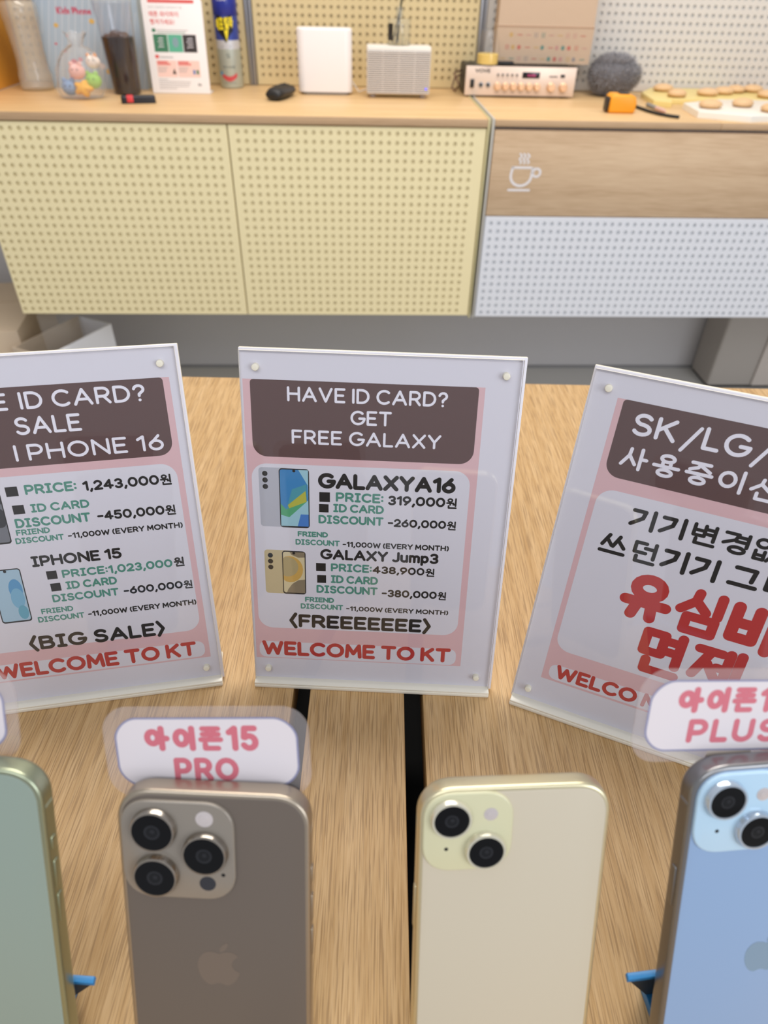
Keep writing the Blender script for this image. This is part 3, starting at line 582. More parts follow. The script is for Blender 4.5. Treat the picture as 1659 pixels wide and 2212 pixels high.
# laminated name plates standing up behind the phones
film = clear('laminate_film', (.97, .95, .95), .11, (.86, .80, .78), 1.5, .06)
plate_w = mat('plate_white', '#ded6d8', .45); plate_b = mat('plate_border', '#8d8daa', .5); plate_t = mat('plate_pink_ink', '#cf6f7c', .5)
def name_plate(label, ph, u, v, rot, lines, tab=False):
    x, y, yaw, lean, roll = ph
    M = frame_matrix(x, y, 6, yaw, lean, roll) @ Matrix.Translation((u * .001, v * .001, -.0098)) @ RZ(rot)
    t = thing('name_plate', label, 'name plate', M, 'laminated name plates behind the phones')
    MB().prism(rrect(-38.2, 38.2, -18.6, 18.4, 10, 8), -.3, .3).build('clear_margin', film, t, 30)
    o = rrect(-34, 34, -14.3, 14.3, 8.5, 8, 1.75)
    q = [tuple(p) for p in inset(o, .75)]
    if tab:
        MB().poly([(-8.2, -13), (8.2, -13), (9, -17.5), (-9, -17.5)], .31).build('tab', mat('plate_tab', '#cdbfb2', .5), t, 0)
    MB().poly(o, .32).build('border', plate_b, t, 0)
    cd_ = MB().poly(q, .35).build('card', plate_w, t, 0)
    if lines:
        b = MB()
        for s, a, c, w, h in lines: letters(b, s, a, c, w, h, .115, .38, gap=.42)
        b.build('lettering', plate_t, cd_, 0)
PRO = (-57.81, 58.5, -2.93, 25.72, 1.26); PLUS = (154.29, 65.17, 6.64, 23.47, -1.19); GRN = (-158.23, 63.93, -2.66, 20.95, -1.43)
name_plate('laminated name plate with pink letters above the brown-grey phone', PRO, -4, 156.6, 2.9, [('아이폰15', -22.9, .6, 42.5, 10.4), ('PRO', -12.9, -11.8, 24.2, 9.7)])
name_plate('laminated name plate with pink PLUS above the blue phone', PLUS, -19.3, 174.6, -3.6, [('아이폰15', -23.4, 1.2, 43, 10.4), ('PLUS', -17.8, -10.9, 35, 9.7)], True)
name_plate('laminated name plate at left picture edge above the green phone', GRN, -10.2, 176, -1, None)

# ------------------------------------------------------------------ things on the counters
def blob(mb, rx, ry, rz, M, mi=0, n=16, m=10, f=None):
    L = []
    for i in range(1, m):
        a = -PI / 2 + PI * i / m
        L.append([((f(2 * PI * k / n, a) if f else 1) * rx * math.cos(a) * math.cos(2 * PI * k / n), (f(2 * PI * k / n, a) if f else 1) * ry * math.cos(a) * math.sin(2 * PI * k / n), rz * math.sin(a)) for k in range(n)])
    return mb.loft(L, (True, True), mi, M)

# water bottle
t = cthing('water_bottle', 'large clear ribbed bottle with blue cap at left end of the counter', 'bottle', -551, 345)
pl = clear('bottle_plastic', (.95, .95, .93), .27, (.80, .80, .75), 1.5, .08)
pr = [(2, 0), (36, 0), (41, 3), (43, 10), (42, 36), (38, 46), (36, 70), (37.5, 100), (40.5, 130), (43, 150), (45, 156), (45.5, 178), (42, 188), (34, 195), (33, 203)]
n = 36; MB().loft([[(r * (1 + (.022 * math.cos(12 * 2 * PI * i / n) if 40 < z < 150 else 0)) * math.cos(2 * PI * i / n), r * (1 + (.022 * math.cos(12 * 2 * PI * i / n) if 40 < z < 150 else 0)) * math.sin(2 * PI * i / n), z) for i in range(n)] for r, z in pr]).build('body', pl, t, 60)
MB().lathe([(38, 196), (40.5, 198), (40.5, 222), (38, 226), (3, 226)], 40).build('cap', mat('cap_blue', '#2a3f9c', .4), t)

# light blue gift bag with Kids Phone print
t = cthing('gift_bag', 'light blue striped gift bag with red Kids Phone print behind the iced coffee', 'bag', -393, 402, 91, 0)
bagm = mat('bag_blue', '#a9b9c6', .5); MB().loft([[(-128, -26, 0), (128, -26, 0), (128, 34, 0), (-128, 34, 0)], [(-132, -24, 150), (132, -24, 150), (132, 32, 150), (-132, 32, 150)], [(-135, -12, 290), (135, -12, 290), (135, 12, 290), (-135, 12, 290)]], (True, False)).build('body', bagm, t, 20)
fz2 = lambda z: -26.15 + (2 * z / 150 if z < 150 else 2 + 12 * (z - 150) / 140)
b = MB()
for k in range(22):
    x0 = -190 + 17 * k; P = []
    for z in range(0, 291, 10):
        x = x0 + z * .26
        if -127 < x < 127: P.append((x, z))
    for (xa, za), (xb, zb) in zip(P, P[1:]):
        b.add([(xa - .7, fz2(za), za), (xa + .7, fz2(za), za), (xb + .7, fz2(zb), zb), (xb - .7, fz2(zb), zb)], [[0, 1, 2, 3]])
b.build('stripes', mat('bag_stripe', '#d3d7da', .5), t, 0)
b = MB(); random.seed(3)
for (x, z, r, k) in ((-84, 140, 6, 1), (-95, 100, 3.5, 0), (-58, 60, 9, 0), (-45, 40, 8, 1), (-40, 66, 6, 0), (-66, 42, 8, 1), (-70, 26, 8, 0), (10, 150, 7, 1), (40, 60, 8, 0), (30, 40, 8, 1), (-75, 84, 3, 0), (-62, 118, 2.5, 0), (14, 52, 9, 2), (-52, 54, 7, 2)):
    b.add([(x + a, fz2(z + c) - .2, z + c) for a, c in circle(0, 0, r, 14, r * .8)], [list(range(14))], k)
b.build('confetti_print', [mat('bag_red', '#cf6672', .5), mat('bag_gold', '#d9b15e', .5), mat('bag_pale', '#d9cfcd', .5)], t, 0)
Mk = Matrix.Translation((0, fz2(180) - .6, 0)) @ RX(5) @ UPRIGHT
b = ftext(MB(), 'Kids Phone', -75, 162, 17, 88, 0, .03, 0, T(0, -26.4 + 3.6, 0) @ UPRIGHT); b.build('kids_phone_print', mat('bag_rose', '#c94c66', .5), t, 0)
hm = mat('black_cord', '#2c2a2a', .6)
MB().tube([(-60, -13, 288), (-50, -14, 330), (-20, -14, 352), (20, -14, 352), (50, -14, 330), (60, -13, 288)], 2.2).build('handle', hm, t)

# clear bag with soft toys
toycols = (('pink', '#e9b0a4', 2, -4, 58, 20, 'rounded pink soft toy in the middle of the clear bag'), ('blue', '#7f9fc6', -24, -4, 24, 20, 'powder blue soft toy lying lowest left in the clear bag'), ('yellow', '#f2b52e', 12, -12, 23, 21, 'bright yellow star-like soft toy at the front of the clear bag'),
           ('green', '#96c94a', 34, 6, 38, 20, 'lime green soft toy at right side of the clear bag'), ('white', '#e8d9cc', 42, 8, 78, 17, 'white and orange soft toy highest in the clear bag'))
for nm, c, x, y, z, r, lab in toycols:
    o = MB(); star = nm == 'yellow'
    blob(o, r, r * .8, r * .86, T(0, 0, 0), f=(lambda th, a: 1 + .16 * math.cos(5 * th)) if star else (lambda th, a: 1 + .06 * math.cos(3 * th)), M=RX(90 if star else 0)) if False else blob(o, r, r * .8, r * .86, RX(78) if star else Matrix(), 0, 30, 12, (lambda th, a: 1 + .2 * math.cos(5 * th)) if star else (lambda th, a: 1 + .05 * math.cos(3 * th)))
    ts = cthing('soft_toy', lab, 'toy', -392 + x, 205 + y, 91 + z, 0, 'soft toys in the clear bag')
    o.build('body', mat('toy_' + nm, c, .6), ts, 60)
    if not star:
        e = MB()
        for sx in (-.5, .5): blob(e, r * .3, r * .22, r * .32, T(sx * r, -r * .1, r * .78), 0, 10, 6)
        e.build('ears', mat('toy_ear_' + nm, '#e39a5a' if nm == 'white' else c, .6), ts, 60)
        e = MB()
        for sx in (-.3, .3): blob(e, r * .08, r * .05, r * .1, T(sx * r, -r * .74, r * .25), 0, 8, 6)
        e.build('eyes', mat('toy_eye', '#33261f', .4), ts, 60)
t = cthing('plastic_bag', 'clear crinkled plastic bag holding small soft toys beside the bottle', 'bag', -392, 205)
rb = random.Random(5); n = 40; prb = [(30, 1), (50, 4), (58, 20), (57, 40), (55, 60), (50, 78), (36, 98), (14, 112), (20, 128), (26, 138)]
ph_ = [rb.uniform(0, 6) for _ in prb]
MB().loft([[((r + 3.4 * math.sin(7 * a + p) + 2.2 * math.sin(13 * a - 2 * p)) * math.cos(a) + z * .12, (r * .72 + 2.4 * math.sin(9 * a + p)) * math.sin(a), max(z + (2.5 * math.sin(5 * a + p) if z > 8 else 0), .4)) for a in (2 * PI * i / n for i in range(n))] for (r, z), p in zip(prb, ph_)], (True, False)).build('bag_film', clear('bag_film', (.97, .97, .97), .12, (.95, .94, .92), 1.5, .12), t, 25)

# iced coffee
t = cthing('iced_coffee', 'tall clear cup of dark iced coffee in front of the blue bag', 'drink', -302, 300)
MB().lathe([(33, 0), (35, 2), (46, 190), (47.5, 191), (47.5, 194), (45.5, 194), (44.6, 190), (33.6, 3), (3, 2.5)], 48).build('cup', clear('cup_plastic', (.97, .97, .98), .012, (.9, .9, .93), 1.45, .05), t, 40)
MB().lathe([(4, 4), (33, 4), (33.4, 5), (40, 124), (38, 125), (3, 124)], 40).build('coffee', mat('coffee', '#2a1a14', .3, spec=.2), t)
rr = random.Random(4)
for k in range(7):
    a = k * .95; q = 22 if k else 0
    MB().box(-11, 11, -11, 11, -10, 10, 4, M=T(q * math.cos(a), q * math.sin(a), 122 + rr.uniform(-4, 4)) @ RZ(rr.uniform(0, 90)) @ RX(rr.uniform(-25, 25))).build('ice_cube', mat('coffee_ice', '#7d5f50', .08, trans=.4), t)
MB().lathe([(46, 196), (48.5, 195), (48.5, 200), (46, 203), (44, 212), (36, 217), (3, 217)], 40).build('lid', clear('lid_plastic', (.97, .97, .97), .08, (.92, .92, .95), 1.5, .08), t, 40)

# A5 card stand
t = cthing('card_stand', 'white card stand with red Korean headings, green and black pictures', 'card stand', -162, 318, 91, 0)
Q = RX(-6); CQ = Matrix(((1, 0, 0, 0), (0, 0, -1, 0), (0, 1, 0, 0), (0, 0, 0, 1)))
tilt = Matrix.Translation((0, -6, 0)) @ RX(-7)
def onc(o): o.matrix_local = Matrix.Translation((0, -.006, 0)) @ RX(-7) @ CQ; return o
onc(MB().prism(rrect(-76, 76, .5, 209, (2, 13, 13, 2)), -4, 0, .6).build('panel', white_pl, t, 40))
MB().box(-76, 76, -4, 46, 0, 2.5, .8).build('foot', white_pl, t)
cr = mat('card_red', '#d55a55', .5); cg = mat('card_green', '#3c7656', .5); cmn = mat('card_mint', '#5aaa8c', .5); ck = mat('card_black', '#37302f', .5); cp_ = mat('card_peach', '#edc9bd', .5); cgr = mat('card_grey', '#a49e9c', .5)
b = MB(); b.poly(rrect(-60, 57, 195, 202, 3.4), .1, 0)
ftext(b, '매튼 와이파이', -60, 166, 12, 74, .1, .02, 0); ftext(b, '챙겨가세요!', -60, 150, 12, 62, .1, .02, 0)
b.poly(rrect(-58, -48, 134, 142, 3), .1, 1); b.poly(rrect(-58, -48, 78, 86, 3), .1, 0)
b.poly([(-57, 92), (-21, 92), (-21, 130), (-57, 130)], .1, 1); b.poly([(-19.5, 92), (17, 92), (17, 130), (-19.5, 130)], .1, 2); b.poly([(18.5, 92), (53, 92), (53, 130), (18.5, 130)], .1, 3)
for x0 in (-57, -3):
    b.poly(rrect(x0, x0 + 52 + (6 if x0 > -50 else 0), 37, 74, 2), .1, 4); b.poly([(x0 + 2, 64), (x0 + 36, 64), (x0 + 36, 67.5), (x0 + 2, 67.5)], .15, 0); b.poly([(x0 + 2, 68.7), (x0 + 30, 68.7), (x0 + 30, 72.2), (x0 + 2, 72.2)], .15, 0)
    for k in range(4): b.poly([(x0 + 2, 58 - 3.4 * k), (x0 + 28 - 2 * k, 58 - 3.4 * k), (x0 + 28 - 2 * k, 59.2 - 3.4 * k), (x0 + 2, 59.2 - 3.4 * k)], .15, 5)
b.poly([(-18, 44), (-8, 44), (-13, 57)], .15, 3); b.poly([(36, 44), (42, 44), (42, 54), (36, 54)], .15, 6); b.poly([(45, 44), (51, 44), (51, 54), (45, 54)], .15, 1)
for k, w in enumerate((100, 92)): b.poly([(-46, 138 - 5 * k), (-46 + w * .8, 138 - 5 * k), (-46 + w * .8, 139.6 - 5 * k), (-46, 139.6 - 5 * k)], .1, 5 if k == 0 else 1)
for k, w in enumerate((24, 84, 82, 78, 46)): b.poly([(-57, 31 - 5 * k), (-57 + w, 31 - 5 * k), (-57 + w, 32.4 - 5 * k), (-57, 32.4 - 5 * k)], .1, 5)
for x0, k in ((-46, 5), (-46, 5)): b.poly([(x0, 80), (x0 + 34, 80), (x0 + 34, 81.6), (x0, 81.6)], .1, k)
for k in range(4):
    for x0, w in ((-46, 14), (28, 16)):
        b.tube([(x0 + 2 * (k % 2), 102 + 6 * k, .2), (x0 + w * .5, 104 + 6 * k, .2), (x0 + w, 103 + 6 * k, .2)], .9, 5, 7)
b.poly(circle(-1, 113, 8, 16, 11), .15, 8)
ftext(b, '우리가 정하면서 와이파이가 될', -60, 183, 5.5, 84, .1, 0, 5)
ftext(b, 'kt', 46, 18, 7, 9, .1, .02, 3)
onc(b.build('card_print', [cr, cg, cmn, ck, cp_, cgr, mat('card_blue', '#5c7ab0', .5), hwhite, mat('card_grey_blue', '#7f9aa0', .5)], t, 0))

# lighter
t = cthing('utility_lighter', 'black and red utility lighter lying before the coffee cup', 'lighter', -236, 146, 91, 14)
MB().prism(rrect(-41, 41, -11, 11, 6), 0.2, 17, 4).build('body', mat('lighter_black', '#1c1b20', .35), t)
MB().box(-30, -9, -11.4, 11.4, .1, 17.4, 4).build('red_band', mat('lighter_red', '#d23c40', .4), t)

# spray can
t = cthing('spray_can', 'insect spray can with blue cap and yellow lettering by the metal channel', 'spray can', -47, 452)
R_ = 32
cb = MB().lathe([(28, 0), (31, 1.5), (R_, 5), (R_, 92)], 48, None, 0, (True, False)).lathe([(R_, 92), (R_, 112)], 48, None, 1, (False, False)).lathe([(R_, 112), (R_, 166)], 48, None, 2, (False, False)).lathe([(R_, 166), (R_ + .8, 167), (R_ + .8, 215), (27, 224), (3, 225)], 48, None, 3, (False, True))
cb.build('can', [mat('can_pale', '#b9c1b8', .3, .4), mat('can_silver', '#cfd2d8', .3, .3), mat('can_blue_fade', '#3a4c9e', .3, .2), mat('can_blue', '#22308f', .3)], t, 40)
def on_can(name, build, m, rad=R_ + .15):
    b = MB(); build(b)
    for i, p in enumerate(b.v): a = p.x / R_; b.v[i] = Vector((rad * math.sin(a) , -rad * math.cos(a), p.y)) * 1.0 + Vector((math.sin(a), -math.cos(a), 0)) * p.z
    return b.build(name, m, t, 0)
def grid(b, pts_top, pts_bot, z=0.0, mi=0):
    n = len(pts_top)
    b.add([(x, y, z) for x, y in pts_top] + [(x, y, z) for x, y in pts_bot], [[i, n + i, n + i + 1, i + 1] for i in range(n - 1)], mi)
xs = [-22 + 4.4 * k for k in range(11)]
on_can('black_badge', lambda b: grid(b, [(x, 170 - 9 * (1 - abs(x) / 22) ) for x in xs], [(x, 132 - 26 * (1 - abs(x) / 22) ** 1.3) for x in xs]), mat('can_black', '#15130f', .4), R_ + .25)
def ylet(b):
    for i, (s, w) in enumerate((('에', 11), ('프', 10), ('킬', 11), ('라', 11))): ftext(b, s, -25 + 12.6 * i, 134 + i * 1.5, 26, w, 0, .05)
on_can('yellow_lettering', ylet, mat('can_yellow', '#f0dc28', .4), R_ + 1.3)
on_can('yellow_bolt', lambda b: b.add([(-2, 134, 0), (9, 136, 0), (5, 116, 0), (3.5, 108, 0)], [[0, 3, 2, 1]]), mat('can_yellow', '#f0dc28', .4), R_ + .9)
on_can('red_swoosh', lambda b: grid(b, [(x, 38 - 11 * math.cos(x / 16) + 2) for x in xs], [(x, 31 - 14 * math.cos(x / 16)) for x in xs]), mat('can_red', '#c94a4e', .4), R_ + .4)
on_can('blue_swoosh', lambda b: b.poly(circle(-24, 36, 7, 14, 5), 0), mat('can_sky', '#6d9cc0', .4), R_ + .5)
def cprint(b):
    ftext(b, '킬', -3, 72, 11, 10); ftext(b, '에어로졸', -16, 48, 6, 34); ftext(b, '수성 저자극', -18, 12, 4, 34)
    b.poly([(-12, 96), (10, 96), (12, 100), (-10, 100)], 0)
on_can('small_print', cprint, mat('can_print', '#6b7674', .5), R_ + .5)
on_can('maker_script', lambda b: ftext(b, 'SC Johnson', -14, 196, 7, 24), hwhite, R_ + 1.3)

# black handset
t = cthing('handset', 'small black handset lying in front of the white router', 'remote', 108, 268, 91, -17)
MB().loft([[(p[0] * k, y, q + p[1] * h) for p in circle(0, .5, 1, 20, .5)] for y, k, h, q in ((-62, 15, 16, 3), (-58, 21, 25, 1), (-40, 24, 30, .3), (0, 24, 29, .3), (45, 20, 26, 1), (66, 15, 20, 3), (72, 9, 12, 6))]).build('body', mat('handset_black', '#1b1918', .45), t, 50)
b = MB()
for i in range(3):
    for k in range(5): b.box(-12 + 8 * i, -7 + 8 * i, -30 + 14 * k, -22 + 14 * k, 26, 31.0 - abs(i - 1) * 1.6, .8)
b.build('keypad', mat('keypad_grey', '#2f2c2b', .6), t)

# router
t = cthing('router', 'white rounded upright router between black handset and ribbed purifier', 'router', 222, 362)
MB().prism(rrect(-73, 73, -30, 30, 21, 10), 7, 149, 5).build('body', white_pl, t, 50)
MB().prism(rrect(-64, 64, -24, 24, 18, 8), 0, 7).build('base', mat('router_base', '#9c9894', .5), t)

# ribbed air purifier
t = cthing('air_purifier', 'white ribbed box on clear feet carrying a glass reed diffuser', 'air purifier', 418, 330)
MB().box(-84, 84, -32, 36, 9, 116, 3, 3).build('body', mat('purifier_white', '#e2ddd4', .4), t)
MB().box(-82, 82, -32.6, -31.5, 11, 106).build('rib_gap_shade', mat('purifier_gap_shade', '#75706e', .6), t)  # shade between the ribs, put in as a dark sheet
b = MB()
for k in range(20): b.box(-83.5, 83.5, -36.5, -31, 11.5 + 4.75 * k, 14.3 + 4.75 * k, .6)
for x in (-42, 0, 42): b.box(x - .8, x + .8, -35.6, -31, 11, 106)
b.build('grille', mat('purifier_rib', '#d9d2cb', .45), t)
for x in (-68, 68):
    for y in (-24, 28): MB().lathe([(6.5, 0), (8, 2), (8, 9.5)], 16, T(x, y, 0)).build('foot', clear('foot_plastic', (.95, .95, 1), .1, (.9, .9, 1), 1.5, .05), t)
MB().lathe([(2.4, 0), (2.4, 1)], 12, T(74, -36.6, 23) @ RX(90)).build('status_light', mat('led_blue', '#6a66e0', .4, emit='#5a55ff', es=1.5), t)
MB().tube([(-84, 20, 14), (-105, 26, 6), (-118, 40, 22), (-128, 60, 34), (-150, 72, 26)], 1.6).build('power_cord', mat('cord_white', '#d9d4cd', .5), t)

# reed diffuser
t = cthing('reed_diffuser', 'glass reed diffuser bottle with dark sticks on the ribbed purifier', 'reed diffuser', 418, 330, 207.4)
gls = clear('diffuser_glass', (.95, .96, .95), .06, (.85, .85, .82), 1.5, .04)
MB().lathe([(29, 0), (30, 2), (30, 53), (28, 56), (10, 57), (9.5, 58), (9.5, 77), (11, 78), (10.5, 80), (8, 80), (8, 60)], 32, None, 0, (True, False)).build('bottle', gls, t, 40)
MB().lathe([(2, 2.2), (28, 2.2), (28, 12), (2, 12)], 32).build('oil', clear('oil', (.95, .93, .86), .12, (.8, .78, .7), 1.4, .02), t)
for x0, y0, x1, y1, m in ((-17, 8, 14, -4, '#4c4a3c'), (-8, -10, 18, 6, '#3b392e'), (12, 4, -14, 2, '#d8c9a2'), (-2, 12, 9, 3, '#4c4a3c')):
    MB().tube([(x0, y0, 3), (x0 * .1 + x1 * .12, 0, 70), (x1, y1, 160)], 1.7, 8).build('reed', mat('reed_' + m[1:], m, .7), t)
b = MB(); b.loft([[(30.3 * math.cos(math.radians(a)), 30.3 * math.sin(math.radians(a)), z) for a in range(195, 236, 5)] for z in (11, 47)], (False, False), closed=False); b.build('black_label', black, t)

# amplifier
t = cthing('amplifier', 'pink-gold amplifier with round knobs and black case', 'amplifier', 757, 352)
W2 = 152
MB().box(-W2 + 3, W2 - 3, 2, 140, 5, 70, 1.5).build('case', mat('amp_black', '#232120', .5), t)
MB().box(-W2, W2, -5, 2, 4, 72, 1.2).build('front_plate', mat('amp_rose', '#e6d3c4', .35, .2), t)
for x in (-130, 130):
    for y in (14, 126): MB().lathe([(9, 0), (10, 5.2)], 16, T(x, y, 0)).build('foot', black, t)
kn = mat('knob_gold', '#efc9a6', .28, .5)
for x, r in ((-63, 8.5), (-41, 8.5), (-19, 8.5), (3, 8.5), (25, 8.5), (47, 8.5), (86, 10), (120, 10)):
    k = MB().lathe([(r + 1, 4.8), (r + 1, 6), (r, 7), (r, 17), (r - 1.5, 18.5), (.5, 18.5)], 24, T(x, 0, 27) @ RX(90)).build('knob', kn, t)
for x in (-109, -89): MB().lathe([(6.5, 4.8), (6.5, 7), (4, 7.2), (3.4, 5.4)], 20, T(x, 0, 29) @ RX(90)).build('jack', steel, t)
for x in (-109, -89): MB().lathe([(3.4, 5), (3.3, 7.3)], 16, T(x, 0, 29) @ RX(90)).build('jack_hole', blackm, t)
MB().box(-139, -128, -8, -4.8, 22, 42, .8).build('power_switch', black, t)
for k in range(5): MB().lathe([(3.2, 4.8), (3, 8.5)], 14, T(-64 + 13 * k, 0, 53) @ RX(90)).build('push_button', mat('amp_grey', '#77706b', .4), t)
ds = MB().box(3, 51, -6.2, -4.8, 46, 60, .4).build('display', mat('amp_display', '#12121c', .15), t)
b = MB(); ftext(b, '0:00', 18, 50, 6, 22, 6.4, .02, 0, UPRIGHT); b.build('display_digits', mat('amp_digits', '#a03a62', .4, emit='#c03070', es=.8), ds, 0)
MB().box(78, 101, -6, -4.8, 49.5, 52.5).build('card_slot', mat('amp_grey', '#77706b', .4), t); MB().box(109, 121, -6.4, -4.8, 49, 56, .4).build('usb_port', black, t)
b = MB(); ftext(b, 'VOVE', -128, 57, 9, 42, 5.2, .03, 0, UPRIGHT); b.build('maker_lettering', mat('amp_text', '#2f2926', .5), t, 0); b = MB()
for x in (-63, -41, -19, 3, 25, 47, 86, 120): ftext(b, 'VOL' if x > 60 else 'MIC', x - 5, 11, 2.6, 10, 5.2, 0, 0, UPRIGHT)
b.build('control_lettering', mat('amp_text', '#2f2926', .5), t, 0)
MB().tube([(-150, 110, 40), (-166, 112, 34), (-176, 96, 10), (-168, 80, 3), (-160, 60, 20), (-172, 100, 44), (-150, 120, 50)], 2.2).build('power_cable', mat('cable_brown', '#6b4a3d', .6), t)

t = cthing('tape_roll', 'roll of yellow tape in a clear cup on the amplifier', 'tape', 664, 372, 163.3)
n = 36; b = MB(); b.loft([[(r * math.cos(2 * PI * i / n), r * math.sin(2 * PI * i / n), z) for i in range(n)] for r, z in ((13, 3), (27, 3), (28, 4), (28, 25), (27, 26), (13, 26), (13, 3))], (False, False)); b.build('tape', mat('tape_yellow', '#e6c66a', .4), t, 40)
MB().lathe([(31, 0), (34, 1), (34, 3), (31, 3.5), (30, 40), (20, 78), (3, 82)], 36, None, 0, (True, True)).build('clear_cup', clear('cup_clear', (.99, .99, .99), .012, (.9, .9, .95), 1.5, .08), t, 40)
t = cthing('remote_control', 'flat black remote lying on the amplifier next to the yellow tape', 'remote', 716, 392, 163.2, 4)
MB().box(-24, 24, -9, 9, 0, 8, 2).build('body', black, t)
t = cthing('paper_bag', 'brown paper shopping bag with faint coloured print standing on the amplifier', 'bag', 826, 452, 163.2)
kraft = mat('kraft', '#bfa78f', .75, bump=(60, .25, .002)); kd = mat('kraft_fold', '#b1937a', .8)
MB().loft([[(-134, -28, .2), (134, -28, .2), (134, 32, .2), (-134, 32, .2)], [(-134, -27, 86), (134, -27, 86), (134, 31, 86), (-134, 31, 86)], [(-133, -25, 88), (133, -25, 88), (133, 30, 88), (-133, 30, 88)], [(-131, -14, 250), (131, -14, 250), (131, 22, 250), (-131, 22, 250)]], (True, False)).build('body', kraft, t, 15)
MB().box(-134, 134, -27.6, -26.5, 83, 87).build('fold', kd, t)
b = MB(); rp = random.Random(9); cols = 5
for r_, z in enumerate((12, 38, 66)):
    x = -118 + 12 * r_
    while x < 118:
        k = rp.randrange(cols)
        if rp.random() < .45: b.add([(x + a, -28.3 + (z / 86), z + c) for a, c in circle(0, 0, 5, 10, 5.5)], [list(range(10))], k); x += 17
        elif rp.random() < .5:
            b.add([(x, -28.3 + z / 86, z - 1), (x + 14, -28.3 + z / 86, z - 1), (x + 14, -28.3 + z / 86, z + 1), (x, -28.3 + z / 86, z + 1)], [[0, 1, 2, 3]], k); x += 24
        else:
            for q in range(2): b.add([(x + 6 * q, -28.3 + z / 86, z - 6), (x + 6 * q + 2, -28.3 + z / 86, z - 6), (x + 6 * q + 2, -28.3 + z / 86, z + 6), (x + 6 * q, -28.3 + z / 86, z + 6)], [[0, 1, 2, 3]], k)
            x += 20
b.build('coloured_print', [mat('bp_red', '#b9675a', .7), mat('bp_green', '#5c8378', .7), mat('bp_grey', '#8d8684', .7), mat('bp_ochre', '#bd9b62', .7), mat('bp_rose', '#b98a80', .7)], t, 0)

# fuzzy ball
t = cthing('fuzzy_ball', 'grey fuzzy woolly ball behind the orange tape measure', 'woolly ball', 1035, 418)
rf = random.Random(11); b = MB(); fur = MB()
def sh(th, a):
    d = Vector((math.cos(a) * math.cos(th), math.cos(a) * math.sin(th), math.sin(a)))
    return 1 + .05 * math.sin(3 * th + 2) * math.cos(2 * a) - .2 * math.exp(-((d.z - .55) ** 2) * 40) * max(0, -d.y + .4)
blob(b, 72, 58, 50, T(0, 0, 51), 0, 40, 24, sh); b.build('core', mat('fuzz_core', '#6a696d', .95, bump=(90, 1, .006)), t, 60)
for _ in range(3800):
    th = rf.uniform(0, 2 * PI); sa = rf.uniform(-.85, .99); a = math.asin(sa); k = sh(th, a)
    p = Vector((72 * k * math.cos(a) * math.cos(th), 58 * k * math.cos(a) * math.sin(th), 50 * sa + 51)); nn = Vector((p.x / 72 ** 2, p.y / 58 ** 2, (p.z - 51) / 50 ** 2)).normalized()
    d = (nn + Vector((rf.uniform(-.7, .7), rf.uniform(-.7, .7), rf.uniform(-.7, .7)))).normalized(); s_ = nn.cross(Vector((rf.random(), rf.random(), rf.random()))).normalized() * .8
    e = p + d * rf.uniform(5, 12); e.z = max(e.z, 1); fur.add([p - s_ - nn, p + s_ - nn, e], [[0, 1, 2]])
fo = fur.build('fuzz', mat('fuzz_hair', '#a3a2a6', .9), t, 0); fo['kind'] = 'stuff'

# tape measure, strap, pen
t = cthing('tape_measure', 'orange tape measure with black side in front of the fuzzy ball', 'tape measure', 973, 130, 91, 0)
MB().prism([(-30, 0), (30, 0), (34, 5), (35, 22), (30, 36), (18, 41), (-26, 41), (-33, 35), (-34, 5)], -22, 22, 6, 0, RX(90)).build('case', mat('tape_orange', '#f0a020', .4), t, 40)
MB().box(-39, -33.5, -15, 15, 3, 34, 1.5).build('tape_mouth', black, t); MB().box(-10, 14, -12, 12, 40.5, 43.5, 1.2).build('lock_button', black, t)
o = MB().tube([(1034, 250, 96), (1040, 190, 95), (1049, 130, 95), (1062, 88, 95), (1078, 62, 95), (1096, 46, 95)], 3.6, 10).build('strap', mat('strap_black', '#20201f', .6)); o.matrix_world = CAB
tag(o, 'short curved black cord beside the orange tape measure', 'cord')
t = cthing('pen', 'short grey and pink pen lying right of the orange tape measure', 'pen', 1084, 175, 96, 0)
Mp = RZ(-86) @ RY(90)
MB().lathe([(3, -58), (4.6, -54), (4.8, 2)], 16, Mp).build('grey_end', mat('pen_grey', '#8f9090', .35), t); MB().lathe([(4.8, 2.2), (4.9, 40), (3.4, 52), (1.5, 60)], 16, Mp).build('pink_end', mat('pen_pink', '#d9b3a6', .35), t)

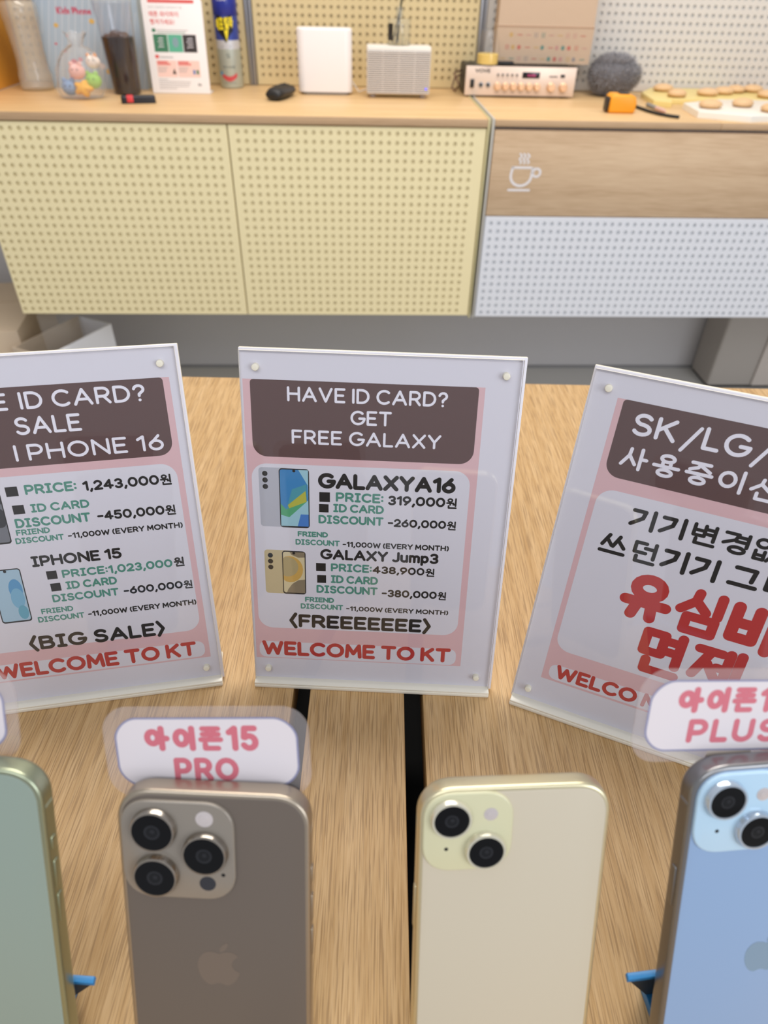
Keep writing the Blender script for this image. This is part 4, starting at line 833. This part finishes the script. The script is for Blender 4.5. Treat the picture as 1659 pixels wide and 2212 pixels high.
# trays with cookies
def tray(label, pts, m, z0, z1):
    o = MB().prism(pts, z0, z1, 1.6).build('tray', m, None, 30); o.matrix_world = CAB; return tag(o, label, 'tray', 'angular trays on the white counter')
tray('angular white tray with cookies at right front counter edge', [(1149, 63), (1258, 6), (1395, 34), (1452, 140), (1428, 262), (1290, 271), (1163, 196)], mat('tray_white', '#ece7dc', .3), 91.2, 106)
tray('yellow angular tray with cookies behind the white tray', [(1102, 246), (1140, 216), (1162, 278), (1490, 282), (1560, 420), (1400, 496), (1180, 494), (1119, 396)], mat('tray_yellow', '#e5cf86', .4), 91.2, 104)
ckm = mat('cookie', '#d9b488', .7, bump=(120, .3, .002)); ckb = mat('cookie_base', '#b58a58', .8)
proto = None
for (x, y, tr, rz, lab) in ((1199, 117, 0, 10, 'left cookie on the white tray'), (1298, 150, 0, 40, 'middle cookie on the white tray'), (1334, 70, 0, 80, 'rightmost cookie at the front of the white tray'),
                            (1290, 350, 1, 0, 'cookie at the middle of the yellow tray'), (1352, 385, 1, 30, "cookie just behind and right of the yellow tray's middle one"), (1405, 425, 1, 60, 'cookie near the far edge of the yellow tray'),
                            (1462, 440, 1, 15, 'farthest right cookie at the back of the yellow tray'), (1450, 330, 1, 70, 'right front cookie on the yellow tray'), (1190, 425, 1, 20, 'back left cookie on the yellow tray'), (1190, 318, 1, 50, 'front left cookie on the yellow tray')):
    z = 106.2 if tr == 0 else 104.2
    if proto is None:
        t = proto = cthing('cookie', lab, 'cookie', x, y, z, rz, 'cookies on the trays')
        b = MB(); blob(b, 30, 25, 11, T(0, 0, 7.5), 0, 24, 10, lambda th, a: 1 + .03 * math.cos(9 * th)); b.v = [Vector((p.x, p.y, max(p.z, 2))) for p in b.v]; b.build('top', ckm, t, 60)
        MB().lathe([(20, 0), (23, 1), (23.5, 5), (22, 7)], 24).build('underside', ckb, t)
    else:
        t = proto.copy(); C.objects.link(t); t.matrix_world = cm(x, y, z, rz); t['label'] = lab
        for ch in proto.children: c = ch.copy(); C.objects.link(c); c.parent = t

# ------------------------------------------------------------------ under and beside the cabinets
def fthing(name, label, cat, cx, cy, rz=0): return thing(name, label, cat, CAB @ Matrix.Translation((cx * .001, cy * .001, -TZ)) @ RZ(rz))
t = fthing('paper_carton', 'open white carton under the left end of the yellow cabinet', 'carton', -570, 98, 63)
h = 318; wm = [mat('carton_white', '#f6f6fa', .6), mat('carton_reflected_tan', '#cdbaa2', .7)]; b = MB()  # tan reflected light inside is put into the colour of two walls
b.box(-128, 128, -66, -62, 0, h).box(-128, 128, 62, 66, 0, h, mi=1).box(-128, -124, -62, 62, 0, h, mi=1).box(124, 128, -62, 62, 0, h).box(-124, 124, -62, 62, 0, 4)
b.build('walls', wm, t)
b = MB(); n = 14
b.loft([[(-60 + 150 * i / n, 10 - 40 * math.sin(PI * i / n), z + 60 * math.sin(PI * i / n) * (z / 420)) for i in range(n + 1)] for z in (60, 200, 330, 400)], (False, False), closed=False)
o = b.build('plastic_sheet', clear('sheet_plastic', (.98, .98, .98), .12, (.9, .86, .82), 1.5, .06), None, 60); o.matrix_world = t.matrix_world; tag(o, 'clear curved plastic sheet sticking out of the white carton', 'plastic sheet')
t = fthing('cardboard_box', 'large beige cardboard box on floor at the far left', 'box', -905, 250, 8)
MB().box(-200, 200, -230, 170, 0, 352, 3).build('walls', mat('beige_card', '#cdb89d', .75), t)
MB().box(-200, 200, -2, 2, 351, 353).build('tape_seam', mat('beige_tape', '#bda688', .5), t)
t = fthing('tray_rack', 'grey metal tray stack standing on the beige box at left edge', 'tray stack', -1010, 260, 8)
for k in range(3): MB().box(-110, 110, -110, 110, 354 + 26 * k, 362 + 26 * k, 2).build('tray_layer', mat('grey_metal', '#a29b95', .35, .6), t)
for x in (-104, 98):
    for y in (-104, 98): MB().box(x, x + 6, y, y + 6, 353.2, 414).build('post', mat('grey_metal', '#a29b95', .35, .6), t)
t = fthing('floor_cabinet', 'brown-grey floor cabinet standing under the right end of the white cabinet', 'cabinet', 1760, 432, 0)
MB().prism(rrect(-166, 160, -74, 74, 10), 12, 395, 3).build('body', mat('bin_grey', '#aaa299', .6), t, 40)
MB().prism(rrect(-4, 160, -82, -74.5, 3.5), 14, 393).build('front_door', mat('bin_light', '#c4bab0', .45), t, 40)
MB().box(-160, 154, -68, 68, 0, 12).build('plinth', blackm, t)
